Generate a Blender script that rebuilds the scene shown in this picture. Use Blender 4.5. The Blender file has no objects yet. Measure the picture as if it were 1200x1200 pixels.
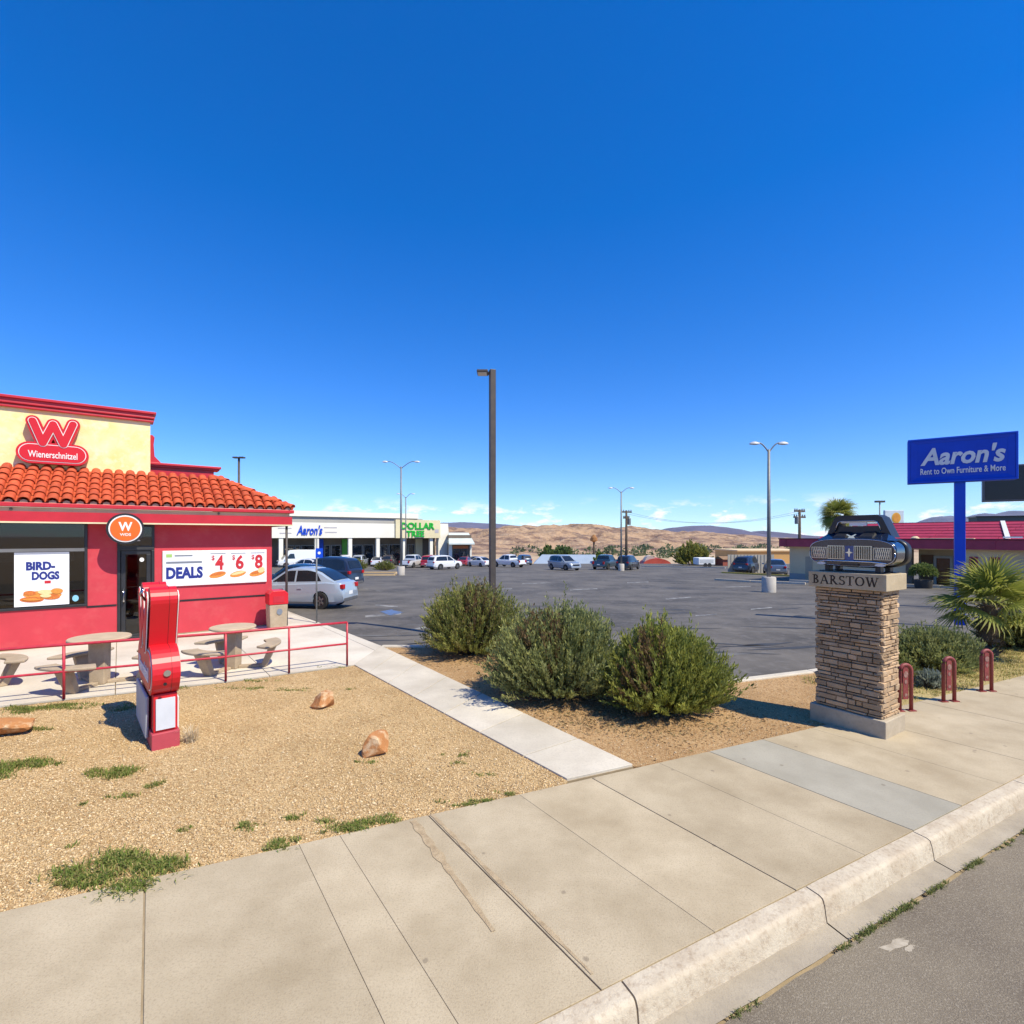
import bpy, bmesh, math, random
import numpy as np
from mathutils import Vector, Matrix, noise as mnoise
R = math.radians
random.seed(7); rng = np.random.default_rng(7)
S = bpy.context.scene; COL = S.collection
# ------------------------------------------------------------------ camera, sky, sun, exposure
H, FPX, YH = 2.4, 600.0, 628.0
cd = bpy.data.cameras.new('camera'); cam = bpy.data.objects.new('camera', cd); COL.objects.link(cam)
cam.location = (0, 0, H); cam.rotation_euler = (R(90), 0, 0)
cd.sensor_width = 36; cd.lens = 18; cd.shift_y = (YH-600)/1200; cd.clip_end = 40000; cd.clip_start = .05
S.camera = cam
HAZE = 2.6e-5
SUN_EL = R(53); SX, SY = .82, -.57            # horizontal direction towards the sun
w = bpy.data.worlds.new('World'); S.world = w; w.use_nodes = True
nt = w.node_tree; bg = nt.nodes['Background']; bg.inputs['Strength'].default_value = .15
sky = nt.nodes.new('ShaderNodeTexSky'); sky.sky_type = 'NISHITA'; sky.sun_disc = False
sky.sun_elevation = SUN_EL; sky.sun_rotation = math.atan2(SX, SY)
sky.altitude = 1200; sky.air_density = .9; sky.dust_density = .1; sky.ozone_density = 4.2
hs = nt.nodes.new('ShaderNodeHueSaturation'); hs.inputs['Saturation'].default_value = 1.36; hs.inputs['Hue'].default_value = .514; hs.inputs['Value'].default_value = 1.45
nt.links.new(sky.outputs[0], hs.inputs['Color'])
# a belt of small fair-weather clouds low over the horizon, all the way round
tc = nt.nodes.new('ShaderNodeTexCoord'); sp = nt.nodes.new('ShaderNodeSeparateXYZ'); nt.links.new(tc.outputs['Generated'], sp.inputs[0])
mp = nt.nodes.new('ShaderNodeMapping'); mp.inputs['Scale'].default_value = (1, 1, 2.6); mp.inputs['Location'].default_value = (.31, .2, .1)
nt.links.new(tc.outputs['Generated'], mp.inputs['Vector'])
nz = nt.nodes.new('ShaderNodeTexNoise'); nz.inputs['Scale'].default_value = 15; nz.inputs['Detail'].default_value = 7; nz.inputs['Roughness'].default_value = .62
nt.links.new(mp.outputs[0], nz.inputs['Vector'])
rp = nt.nodes.new('ShaderNodeValToRGB'); rp.color_ramp.elements[0].position = .53; rp.color_ramp.elements[1].position = .635
nt.links.new(nz.outputs['Fac'], rp.inputs[0])
bd = nt.nodes.new('ShaderNodeValToRGB'); e = bd.color_ramp.elements
e[0].position = .0; e[0].color = (1, 1, 1, 1); e[1].position = .075; e[1].color = (0, 0, 0, 1)
x = e.new(.045); x.color = (.95, .95, .95, 1); x = e.new(.058); x.color = (.35, .35, .35, 1)
nt.links.new(sp.outputs['Z'], bd.inputs[0])
mu = nt.nodes.new('ShaderNodeMath'); mu.operation = 'MULTIPLY'; nt.links.new(rp.outputs[0], mu.inputs[0]); nt.links.new(bd.outputs[0], mu.inputs[1])
mx = nt.nodes.new('ShaderNodeMixRGB'); nt.links.new(mu.outputs[0], mx.inputs[0]); gm = nt.nodes.new('ShaderNodeGamma'); gm.inputs[1].default_value = .84; tn = nt.nodes.new('ShaderNodeMixRGB'); tn.blend_type = 'MULTIPLY'; tn.inputs[0].default_value = 1; tn.inputs[2].default_value = (.74, .92, 1.08, 1); nt.links.new(hs.outputs[0], tn.inputs[1]); nt.links.new(tn.outputs[0], gm.inputs[0]); nt.links.new(gm.outputs[0], mx.inputs[1]); mx.inputs[2].default_value = (7.4, 7.0, 6.9, 1)
nt.links.new(mx.outputs[0], bg.inputs['Color'])
sd = bpy.data.lights.new('sun', 'SUN'); sd.energy = 4.9; sd.angle = R(.5); sd.color = (1, .925, .735)
sun = bpy.data.objects.new('sun', sd); COL.objects.link(sun)
sv = Vector((SX*math.cos(SUN_EL), SY*math.cos(SUN_EL), math.sin(SUN_EL)))
sun.rotation_euler = sv.to_track_quat('Z', 'Y').to_euler(); sun.location = (20, -20, 30)
vs = S.view_settings; vs.view_transform = 'Standard'; vs.look = 'None'; vs.exposure = 0.38; vs.gamma = 1

# ------------------------------------------------------------------ helpers
def G(px, py, z=0.0):                      # photo pixel -> point on a level plane
    Y = (H-z)*FPX/(py-YH); return ((px-600)/FPX*Y, Y)
SL = .033
def lotz(Y): return -.1-SL*max(0., Y-14)
def L(px, py):                             # photo pixel -> point on the parking lot
    k = (py-YH)/FPX
    Y = (H+.1)/k
    if Y > 14: Y = (H+.1-14*SL)/(k-SL)
    return ((px-600)/FPX*Y, Y, lotz(Y))
def at(px, Y): return (px-600)/FPX*Y
def zat(py, Y): return H-(py-YH)*Y/FPX
def tline(px, P, ang):                     # distance along a plan line where the column px meets it
    k = (px-600)/FPX; dx, dy = math.cos(ang), math.sin(ang)
    return (k*P[1]-P[0])/(dx-k*dy)
def smooth(a, b, x):
    t = min(1, max(0, (x-a)/(b-a))); return t*t*(3-2*t)

_m = {}
def nd(m, t, **k):
    n = m.node_tree.nodes.new(t)
    for a, b in k.items(): n.inputs[a].default_value = b
    return n
def pm(name, c1, c2=None, scale=3, rough=.7, bump=0, bscale=None, metal=0, detail=6, spec=.5, lo=.35, hi=.65, c3=None, s3=40, f3=.5, rnd=0, coat=0):
    """procedural principled material: two-tone noise in world space, optional fine speckle, bump and per-object tint"""
    if name in _m: return _m[name]
    m = bpy.data.materials.new(name); m.use_nodes = True; _m[name] = m
    b = m.node_tree.nodes['Principled BSDF']; lk = m.node_tree.links
    b.inputs['Roughness'].default_value = rough; b.inputs['Metallic'].default_value = metal; b.inputs['Specular IOR Level'].default_value = spec
    if coat: b.inputs['Coat Weight'].default_value = coat; b.inputs['Coat Roughness'].default_value = .03
    c4 = lambda c: (c[0], c[1], c[2], 1)
    g = nd(m, 'ShaderNodeNewGeometry')
    if c2 is None: c2 = tuple(v*.86 for v in c1)
    n = nd(m, 'ShaderNodeTexNoise', Scale=scale, Detail=detail, Roughness=.6); lk.new(g.outputs['Position'], n.inputs['Vector'])
    r = nd(m, 'ShaderNodeValToRGB'); r.color_ramp.elements[0].position = lo; r.color_ramp.elements[1].position = hi
    r.color_ramp.elements[0].color = c4(c1); r.color_ramp.elements[1].color = c4(c2)
    lk.new(n.outputs['Fac'], r.inputs[0]); out = r.outputs[0]
    if c3:
        n3 = nd(m, 'ShaderNodeTexNoise', Scale=s3, Detail=3, Roughness=.7); lk.new(g.outputs['Position'], n3.inputs['Vector'])
        r3 = nd(m, 'ShaderNodeValToRGB'); r3.color_ramp.elements[0].position = .5; r3.color_ramp.elements[1].position = .72
        lk.new(n3.outputs['Fac'], r3.inputs[0])
        ml = nd(m, 'ShaderNodeMath'); ml.operation = 'MULTIPLY'; ml.inputs[1].default_value = f3; lk.new(r3.outputs[0], ml.inputs[0])
        mi = nd(m, 'ShaderNodeMixRGB'); lk.new(ml.outputs[0], mi.inputs[0]); lk.new(out, mi.inputs[1]); mi.inputs[2].default_value = c4(c3); out = mi.outputs[0]
    if rnd:
        oi = nd(m, 'ShaderNodeObjectInfo'); h = nd(m, 'ShaderNodeHueSaturation')
        mr = nd(m, 'ShaderNodeMapRange'); mr.inputs[3].default_value = 1-rnd; mr.inputs[4].default_value = 1+rnd
        lk.new(oi.outputs['Random'], mr.inputs[0]); lk.new(mr.outputs[0], h.inputs['Value']); lk.new(out, h.inputs['Color']); out = h.outputs[0]
    lk.new(out, b.inputs['Base Color'])
    if bump:
        nb = nd(m, 'ShaderNodeTexNoise', Scale=bscale or scale*8, Detail=5, Roughness=.65); lk.new(g.outputs['Position'], nb.inputs['Vector'])
        bp = nd(m, 'ShaderNodeBump', Strength=1.0, Distance=bump); lk.new(nb.outputs['Fac'], bp.inputs['Height']); lk.new(bp.outputs[0], b.inputs['Normal'])
    return m
def tagm(name, rough=.6, trans=0):          # colour from a per-vertex attribute "tint"
    if name in _m: return _m[name]
    m = bpy.data.materials.new(name); m.use_nodes = True; _m[name] = m
    b = m.node_tree.nodes['Principled BSDF']; a = nd(m, 'ShaderNodeAttribute'); a.attribute_name = 'tint'
    m.node_tree.links.new(a.outputs['Color'], b.inputs['Base Color']); b.inputs['Roughness'].default_value = rough
    b.inputs['Specular IOR Level'].default_value = .25
    if trans:
        t = nd(m, 'ShaderNodeBsdfTranslucent'); m.node_tree.links.new(a.outputs['Color'], t.inputs[0])
        ms = nd(m, 'ShaderNodeMixShader'); ms.inputs[0].default_value = trans
        o = m.node_tree.nodes['Material Output']; m.node_tree.links.new(b.outputs[0], ms.inputs[1]); m.node_tree.links.new(t.outputs[0], ms.inputs[2]); m.node_tree.links.new(ms.outputs[0], o.inputs[0])
    return m
def paintm():
    if 'car_paint' in _m: return _m['car_paint']
    m = bpy.data.materials.new('car_paint'); m.use_nodes = True; _m['car_paint'] = m
    b = m.node_tree.nodes['Principled BSDF']; oi = nd(m, 'ShaderNodeObjectInfo'); m.node_tree.links.new(oi.outputs['Color'], b.inputs['Base Color'])
    b.inputs['Roughness'].default_value = .28; b.inputs['Metallic'].default_value = .15; b.inputs['Coat Weight'].default_value = .8; b.inputs['Coat Roughness'].default_value = .04
    return m

class MB:
    def __init__(s): s.v = []; s.f = []
    def add(s, V, F):
        o = len(s.v); s.v += [tuple(p) for p in V]; s.f += [tuple(i+o for i in f) for f in F]; return s
    def box(s, x0, x1, y0, y1, z0, z1):
        return s.add([(x0,y0,z0),(x1,y0,z0),(x1,y1,z0),(x0,y1,z0),(x0,y0,z1),(x1,y0,z1),(x1,y1,z1),(x0,y1,z1)],
                     [(3,2,1,0),(4,5,6,7),(0,1,5,4),(1,2,6,5),(2,3,7,6),(3,0,4,7)])
    def prism(s, P, z0, z1):                # plan polygon (ccw) extruded in z
        n = len(P)
        return s.add([(p[0],p[1],z0) for p in P]+[(p[0],p[1],z1) for p in P],
                     [tuple(range(n-1,-1,-1)), tuple(range(n,2*n))]+[(i,(i+1)%n,n+(i+1)%n,n+i) for i in range(n)])
    def slab(s, P, y0, y1):                 # elevation polygon (x,z) (ccw seen from -y) extruded in y
        n = len(P)
        return s.add([(p[0],y0,p[1]) for p in P]+[(p[0],y1,p[1]) for p in P],
                     [tuple(range(n)), tuple(range(2*n-1,n-1,-1))]+[(i,n+i,n+(i+1)%n,(i+1)%n) for i in range(n)])
    def tube(s, P, r, n=8, cap=True):
        P = [Vector(p) for p in P]; rs = r if isinstance(r,(list,tuple)) else [r]*len(P)
        o = len(s.v); up = Vector((0,0,1))
        for i, p in enumerate(P):
            d = (P[min(i+1,len(P)-1)]-P[max(i-1,0)]).normalized()
            a = d.cross(up)
            if a.length < .05: a = d.cross(Vector((1,0,0)))
            a.normalize(); b = d.cross(a)
            for k in range(n):
                t = 2*math.pi*k/n; q = p+a*math.cos(t)*rs[i]+b*math.sin(t)*rs[i]; s.v.append(tuple(q))
        for i in range(len(P)-1):
            for k in range(n):
                a = o+i*n+k; b = o+i*n+(k+1)%n; s.f.append((a,b,b+n,a+n))
        if cap:
            s.f.append(tuple(o+k for k in range(n-1,-1,-1))); m = o+(len(P)-1)*n; s.f.append(tuple(m+k for k in range(n)))
        return s
    def lathe(s, prof, n=24, c=(0,0,0), ends=True):    # profile (r,z) from bottom to top
        o = len(s.v); m = len(prof)
        for r, z in prof:
            for k in range(n):
                t = 2*math.pi*k/n; s.v.append((c[0]+r*math.cos(t), c[1]+r*math.sin(t), c[2]+z))
        for i in range(m-1):
            for k in range(n):
                a = o+i*n+k; b = o+i*n+(k+1)%n; s.f.append((a,b,b+n,a+n))
        if not ends: return s
        s.f.append(tuple(o+k for k in range(n-1,-1,-1))); q = o+(m-1)*n; s.f.append(tuple(q+k for k in range(n)))
        return s
    def mesh(s, name, mat=None, sm=False):
        me = bpy.data.meshes.new(name); me.from_pydata(s.v, [], s.f); me.validate(); me.update()
        if mat: me.materials.append(mat)
        if sm: me.polygons.foreach_set('use_smooth', [True]*len(me.polygons))
        return me
    def build(s, name, mat, parent=None, loc=None, rz=0, sm=False, bevel=0, label=None, kind=None, auto=None):
        return put(name, s.mesh(name, mat, sm), parent, loc, rz, bevel, label, kind, auto)
def put(name, me, parent=None, loc=None, rz=0, bevel=0, label=None, kind=None, auto=None):
    o = bpy.data.objects.new(name, me); COL.objects.link(o)
    if parent: o.parent = parent
    if loc: o.location = loc
    if rz: o.rotation_euler = (0,0,rz)
    if bevel:
        b = o.modifiers.new('bevel','BEVEL'); b.width = bevel; b.segments = 2; b.limit_method = 'ANGLE'; b.angle_limit = R(40)
    if auto is not None: me.polygons.foreach_set('use_smooth', [True]*len(me.polygons)); me.set_sharp_from_angle(angle=R(auto))
    if label: o['label'] = label
    if kind: o['kind'] = kind
    return o
def tag(o, label, cat, group=None):
    o['label'] = label; o['category'] = cat
    if group: o['group'] = group
    return o
def struct(o, label, cat=None):
    o['kind'] = 'structure'; o['label'] = label
    if cat: o['category'] = cat
    return o
def thing(name, label, cat, loc=(0,0,0), rz=0, group=None):
    o = bpy.data.objects.new(name, None); COL.objects.link(o); o.location = loc; o.rotation_euler = (0,0,rz); o.empty_display_size = .2
    return tag(o, label, cat, group)
def copy_tree(root, loc=None, rz=None, label=None, group=None, parent=None, kids=None):
    kids = kids or KIDS(); r = root.copy(); COL.objects.link(r); r.parent = parent
    if loc: r.location = loc
    if rz is not None: r.rotation_euler = (0,0,rz)
    if label: r['label'] = label
    if group: r['group'] = group
    for c in kids.get(root.name, []): copy_tree(c, parent=r, kids=kids)
    return r
def KIDS():
    d = {}
    for o in bpy.data.objects:
        if o.parent: d.setdefault(o.parent.name, []).append(o)
    return d
def npmesh(name, V, F, mat, tint=None):
    me = bpy.data.meshes.new(name); V = np.asarray(V, np.float32); F = np.asarray(F, np.int32); k = F.shape[1]
    me.vertices.add(len(V)); me.vertices.foreach_set('co', V.ravel()); me.loops.add(F.size); me.loops.foreach_set('vertex_index', F.ravel())
    me.polygons.add(len(F)); me.polygons.foreach_set('loop_start', np.arange(0, F.size, k, dtype=np.int32)); me.update(calc_edges=True)
    if tint is not None:
        a = me.color_attributes.new('tint', 'FLOAT_COLOR', 'POINT'); t = np.ones((len(V),4), np.float32); t[:,:3] = tint; a.data.foreach_set('color', t.ravel())
    me.materials.append(mat); return me
def text(s, wd=None, ht=.1, bold=0, shear=0, ext=.004, body=None):
    """lettering as a mesh standing in the xz plane, facing -y, centred"""
    c = bpy.data.curves.new('lettering','FONT'); c.body = s; c.size = 1; c.offset = bold; c.shear = shear; c.extrude = 0; c.resolution_u = 3; c.align_x = 'CENTER'
    o = bpy.data.objects.new('lettering', c); COL.objects.link(o); bpy.context.view_layer.update()
    me = bpy.data.meshes.new_from_object(o.evaluated_get(bpy.context.evaluated_depsgraph_get())); bpy.data.objects.remove(o); bpy.data.curves.remove(c)
    n = len(me.vertices); P = np.zeros(n*3, np.float32); me.vertices.foreach_get('co', P); P = P.reshape(-1,3)
    F = [tuple(p.vertices) for p in me.polygons]; bpy.data.meshes.remove(me)
    lo, hi = P.min(0), P.max(0); sz = ht/(hi[1]-lo[1]); sx = wd/(hi[0]-lo[0]) if wd else sz
    X = (P[:,0]-(lo[0]+hi[0])/2)*sx; Z = (P[:,1]-(lo[1]+hi[1])/2)*sz
    mb = MB()
    # front faces plus a skirt so that letters have real thickness
    mb.add([(a,-ext,b) for a,b in zip(X,Z)], F)
    cnt = {}
    for f in F:
        for i in range(len(f)):
            a, b = f[i], f[(i+1)%len(f)]; cnt[(a,b)] = 1
    V2 = [(a,0,b) for a,b in zip(X,Z)]; o2 = len(mb.v); mb.v += V2
    for (a,b) in cnt:
        if (b,a) not in cnt: mb.f.append((b,a,a+o2,b+o2))
    return mb
def letter(name, s, mat, parent, x, y, z, **k):
    o = text(s, **k).build(name, mat, parent, (x,y,z)); return o
def ell(cx, cz, rx, rz_, n=20, rot=0):
    return [(cx+rx*math.cos(t)*math.cos(rot)-rz_*math.sin(t)*math.sin(rot), cz+rx*math.cos(t)*math.sin(rot)+rz_*math.sin(t)*math.cos(rot)) for t in [2*math.pi*i/n for i in range(n)]]
def capsule(a, b, r, n=10):
    a = Vector(a); b = Vector(b); d = (b-a).normalized(); t0 = math.atan2(d.y, d.x)
    return [(b.x+r*math.cos(t0-math.pi/2+math.pi*i/n), b.y+r*math.sin(t0-math.pi/2+math.pi*i/n)) for i in range(n+1)] + \
           [(a.x+r*math.cos(t0+math.pi/2+math.pi*i/n), a.y+r*math.sin(t0+math.pi/2+math.pi*i/n)) for i in range(n+1)]

# ------------------------------------------------------------------ materials
M_conc = pm('sidewalk_concrete', (.50,.41,.275), (.355,.28,.175), 1.3, .88, .003, 110, c3=(.24,.18,.115), s3=75, f3=.55, rnd=.055, lo=.36, hi=.66, detail=9)
M_concg = pm('grey_patch_concrete', (.385,.35,.275), (.31,.28,.215), 1.5, .88, .003, 90, c3=(.22,.21,.19), s3=60, f3=.4)
M_walk = pm('path_concrete', (.60,.54,.44), (.47,.415,.33), 1.2, .85, .003, 90, c3=(.34,.30,.25), s3=40, f3=.4, rnd=.05)
M_pat = pm('patio_concrete', (.66,.60,.50), (.52,.46,.37), .8, .85, .003, 80, c3=(.38,.33,.27), s3=30, f3=.35, rnd=.04)
M_joint = pm('joint_dirt', (.26,.20,.125), (.36,.28,.18), 6, .95, .005, 60)
M_sand = pm('joint_sand', (.50,.38,.23), (.36,.26,.15), 14, .95, .008, 120)
M_kerb = pm('kerb_paint', (.56,.48,.36), (.45,.365,.26), 5, .85, .006, 45, lo=.35, hi=.68, c3=(.30,.215,.14), s3=24, f3=.6)
M_gut = pm('gutter_concrete', (.38,.325,.245), (.28,.235,.175), 2, .85, .003, 80, c3=(.2,.17,.14), s3=50, f3=.4)
M_road = pm('road_asphalt', (.235,.19,.13), (.165,.13,.09), 1.2, .9, .010, 120, c3=(.42,.36,.27), s3=85, f3=.7)
M_lot = pm('lot_asphalt', (.060,.053,.045), (.14,.123,.102), .45, .82, .004, 60, c3=(.17,.155,.14), s3=4.0, f3=.6, detail=9)
M_earth = pm('earth', (.50,.36,.22), (.38,.27,.16), .02, .95, .05, 1)
M_steel = pm('galvanised_steel', (.22,.23,.23), (.17,.175,.175), 8, .55, metal=.3)
M_bronze = pm('bronze_pole', (.075,.06,.05), (.055,.045,.04), 5, .5)
M_black = pm('black_metal', (.012,.012,.014), (.02,.02,.022), 9, .4)
M_rubber = pm('tyre_rubber', (.015,.015,.015), (.025,.024,.023), 20, .8)
M_rim = pm('alloy_rim', (.30,.30,.31), (.22,.22,.23), 10, .35, metal=.7)
M_red = pm('restaurant_red_stucco', (.56,.044,.064), (.50,.037,.053), 1.4, .78, .003, 120, c3=(.60,.11,.11), s3=2.2, f3=.4)
M_redtrim = pm('red_trim_paint', (.54,.022,.036), (.46,.018,.03), 3, .42)
M_redsign = pm('red_sign_enamel', (.60,.010,.020), (.56,.010,.018), 2, .42)
M_redpipe = pm('red_rail_paint', (.52,.03,.055), (.42,.02,.04), 14, .4, c3=(.25,.06,.05), s3=40, f3=.5)
M_rack = pm('dull_red_paint', (.28,.045,.04), (.20,.035,.03), 16, .55, c3=(.33,.16,.13), s3=50, f3=.4)
M_yel = pm('pale_yellow_stucco', (.80,.73,.44), (.80,.66,.24), 1.6, .8, .003, 90, c3=(.85,.80,.62), s3=5, f3=.6)
M_cream = pm('cream_trim', (.66,.52,.30), (.58,.44,.24), 3, .6)
M_tile = pm('clay_tile', (.56,.085,.022), (.44,.055,.016), 6, .75, .004, 60, c3=(.62,.17,.06), s3=22, f3=.5, rnd=.16)
M_mortar = pm('eave_mortar', (.50,.32,.25), (.40,.24,.18), 8, .9, .005, 50)
M_alu = pm('dark_window_frame', (.025,.026,.03), (.018,.018,.02), 5, .4)
M_white = pm('white_paint', (.80,.80,.78), (.74,.73,.71), 3, .55)
M_paper = pm('white_poster', (.78,.80,.83), (.74,.76,.80), 3, .5)
M_blueprint = pm('navy_print', (.012,.025,.22), None, 4, .5)
M_redprint = pm('red_print', (.55,.02,.03), None, 4, .5)
M_bun = pm('bun_print', (.72,.30,.05), (.60,.20,.03), 40, .5)
M_saus = pm('sausage_print', (.52,.10,.02), (.62,.22,.04), 50, .5)
M_must = pm('cream_print', (.80,.62,.30), None, 30, .5)
M_greyprint = pm('grey_print', (.20,.22,.26), None, 30, .5)
M_orange = pm('orange_enamel', (.78,.14,.012), None, 4, .35)
M_tan = pm('tan_precast', (.46,.36,.25), (.36,.28,.19), 5, .85, .004, 90, c3=(.25,.19,.13), s3=70, f3=.5)
M_tanl = pm('tan_table_top', (.55,.42,.28), (.46,.35,.23), 5, .75, .002, 90)
M_brown = pm('cardboard_brown', (.30,.18,.09), (.22,.13,.07), 3, .8)
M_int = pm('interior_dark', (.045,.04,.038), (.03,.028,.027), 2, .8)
M_stone = pm('ledge_stone', (.47,.32,.185), (.33,.215,.12), 7, .9, .010, 45, c3=(.50,.40,.28), s3=14, f3=.6, rnd=.32)
M_mort = pm('stone_mortar', (.12,.085,.06), (.08,.06,.045), 12, .95, .006, 60)
M_lime = pm('cast_stone', (.50,.40,.26), (.40,.31,.19), 4, .85, .004, 70, c3=(.33,.25,.14), s3=12, f3=.4)
M_carve = pm('carved_letter', (.045,.03,.02), None, 5, .9)
M_navy = pm('navy_gloss_paint', (.012,.02,.045), (.008,.013,.03), 4, .22, coat=.7)
M_chrome = pm('chrome', (.55,.57,.60), (.45,.47,.5), 6, .15, metal=1)
M_blue = pm('blue_sign_paint', (.003,.062,.55), (.003,.052,.48), 2, .45, spec=.3)
M_bluel = pm('pole_blue', (.004,.075,.62), (.004,.062,.55), 2, .45, spec=.3)
M_burg = pm('burgundy_metal', (.42,.036,.072), (.34,.028,.058), 3, .5, rnd=.08)
M_beige = pm('beige_stucco', (.72,.56,.34), (.64,.48,.29), .8, .85, .003, 60)
M_wall = pm('mall_white_stucco', (.80,.77,.68), (.73,.69,.60), .3, .85)
M_mallcream = pm('mall_cream_stucco', (.70,.62,.40), (.62,.54,.34), .3, .85)
M_mallgrey = pm('mall_grey_roof', (.44,.42,.38), (.38,.36,.33), .3, .85)
M_shopbrown = pm('storefront_brown', (.20,.16,.12), (.15,.12,.09), .5, .8)  # brown for the store walls and the canopy soffit
M_green = pm('green_sign', (.01,.42,.03), None, 4, .4)
M_yellowk = pm('yellow_kerb_paint', (.58,.42,.06), (.5,.36,.10), 3, .8)
M_wood = pm('weathered_wood', (.10,.07,.05), (.07,.05,.035), 6, .9)
M_line = pm('faded_white_paint', (.30,.29,.27), (.10,.095,.09), 3, .8, lo=.4, hi=.6)
M_bline = pm('faded_blue_paint', (.08,.16,.36), (.10,.12,.16), 6, .8, lo=.42, hi=.62)
M_rock = pm('landscape_rock', (.42,.18,.06), (.62,.44,.26), 7, .85, .012, 30, lo=.50, hi=.64, c3=(.30,.13,.05), s3=11, f3=.6)
M_bark = pm('bark', (.13,.095,.06), (.08,.06,.04), 12, .95, .01, 50)
M_leaf = tagm('leaf', .6, .42)
M_straw = tagm('dry_straw', .8, .2)
M_peb = tagm('pebble', .9)
def glass(name, tint=(.6,.65,.68), f=.72):
    if name in _m: return _m[name]
    m = bpy.data.materials.new(name); m.use_nodes = True; _m[name] = m; t = m.node_tree; t.nodes.remove(t.nodes['Principled BSDF'])
    tr = t.nodes.new('ShaderNodeBsdfTransparent'); tr.inputs[0].default_value = (*tint,1); gl = t.nodes.new('ShaderNodeBsdfGlossy'); gl.inputs['Roughness'].default_value = .02
    fr = t.nodes.new('ShaderNodeFresnel'); fr.inputs[0].default_value = 1.7; ms = t.nodes.new('ShaderNodeMixShader')
    t.links.new(fr.outputs[0], ms.inputs[0]); t.links.new(tr.outputs[0], ms.inputs[1]); t.links.new(gl.outputs[0], ms.inputs[2]); t.links.new(ms.outputs[0], t.nodes['Material Output'].inputs[0])
    return m
M_glass = glass('window_glass', (.30,.31,.32))
M_dglass = pm('dark_car_glass', (.012,.016,.02), (.018,.022,.026), 2, .06, spec=.7)
M_lampr = pm('red_lens', (.45,.01,.012), None, 4, .2)
M_lampw = pm('clear_lens', (.65,.66,.68), None, 4, .15)
def gravelm(name, ca, cb, cc):
    m = bpy.data.materials.new(name); m.use_nodes = True; b = m.node_tree.nodes['Principled BSDF']; lk = m.node_tree.links
    g = nd(m,'ShaderNodeNewGeometry'); v = nd(m,'ShaderNodeTexVoronoi', Scale=75); lk.new(g.outputs['Position'], v.inputs['Vector'])
    sx = nd(m,'ShaderNodeSeparateColor'); lk.new(v.outputs['Color'], sx.inputs[0])
    r = nd(m,'ShaderNodeValToRGB'); e = r.color_ramp.elements; e[0].color = (*ca,1); e[1].color = (*cb,1); k = e.new(.5); k.color = (*cc,1); lk.new(sx.outputs[0], r.inputs[0])
    n = nd(m,'ShaderNodeTexNoise', Scale=.9, Detail=5, Roughness=.6); lk.new(g.outputs['Position'], n.inputs['Vector'])
    r2 = nd(m,'ShaderNodeValToRGB'); r2.color_ramp.elements[0].color = (.72,.68,.62,1); r2.color_ramp.elements[1].color = (1,1,1,1); r2.color_ramp.elements[0].position = .3; r2.color_ramp.elements[1].position = .6
    lk.new(n.outputs['Fac'], r2.inputs[0]); mi = nd(m,'ShaderNodeMixRGB'); mi.blend_type = 'MULTIPLY'; mi.inputs[0].default_value = 1; lk.new(r.outputs[0], mi.inputs[1]); lk.new(r2.outputs[0], mi.inputs[2])
    lk.new(mi.outputs[0], b.inputs['Base Color']); b.inputs['Roughness'].default_value = .95; b.inputs['Specular IOR Level'].default_value = .2
    bp = nd(m,'ShaderNodeBump', Strength=1, Distance=.012); bp.invert = True; lk.new(v.outputs['Distance'], bp.inputs['Height']); lk.new(bp.outputs[0], b.inputs['Normal'])
    return m
M_grav = gravelm('gravel', (.42,.265,.12), (.72,.53,.29), (.62,.43,.215))
M_gravr = gravelm('orange_gravel', (.34,.19,.085), (.60,.41,.22), (.48,.30,.14))
M_dry = gravelm('dry_ground', (.36,.27,.10), (.58,.45,.22), (.46,.36,.15))

def gum(m):                                  # flattened dark gum spots and oil drips on the walk
    t = m.node_tree; b = t.nodes['Principled BSDF']; src = b.inputs['Base Color'].links[0].from_socket
    g = nd(m,'ShaderNodeNewGeometry'); v = nd(m,'ShaderNodeTexVoronoi', Scale=3.2); t.links.new(g.outputs['Position'], v.inputs['Vector'])
    n = nd(m,'ShaderNodeTexNoise', Scale=30, Detail=2); t.links.new(g.outputs['Position'], n.inputs['Vector'])
    ad = nd(m,'ShaderNodeMath'); ad.operation = 'MULTIPLY_ADD'; ad.inputs[1].default_value = .06; t.links.new(n.outputs['Fac'], ad.inputs[0]); t.links.new(v.outputs['Distance'], ad.inputs[2])
    r = nd(m,'ShaderNodeValToRGB'); r.color_ramp.elements[0].position = .075; r.color_ramp.elements[1].position = .10; r.color_ramp.elements[0].color = (.55,.55,.55,1); r.color_ramp.elements[1].color = (0,0,0,1); t.links.new(ad.outputs[0], r.inputs[0])
    mi = nd(m,'ShaderNodeMixRGB'); t.links.new(r.outputs[0], mi.inputs[0]); t.links.new(src, mi.inputs[1]); mi.inputs[2].default_value = (.17,.13,.09,1); t.links.new(mi.outputs[0], b.inputs['Base Color'])
gum(M_conc); gum(M_concg)
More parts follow.
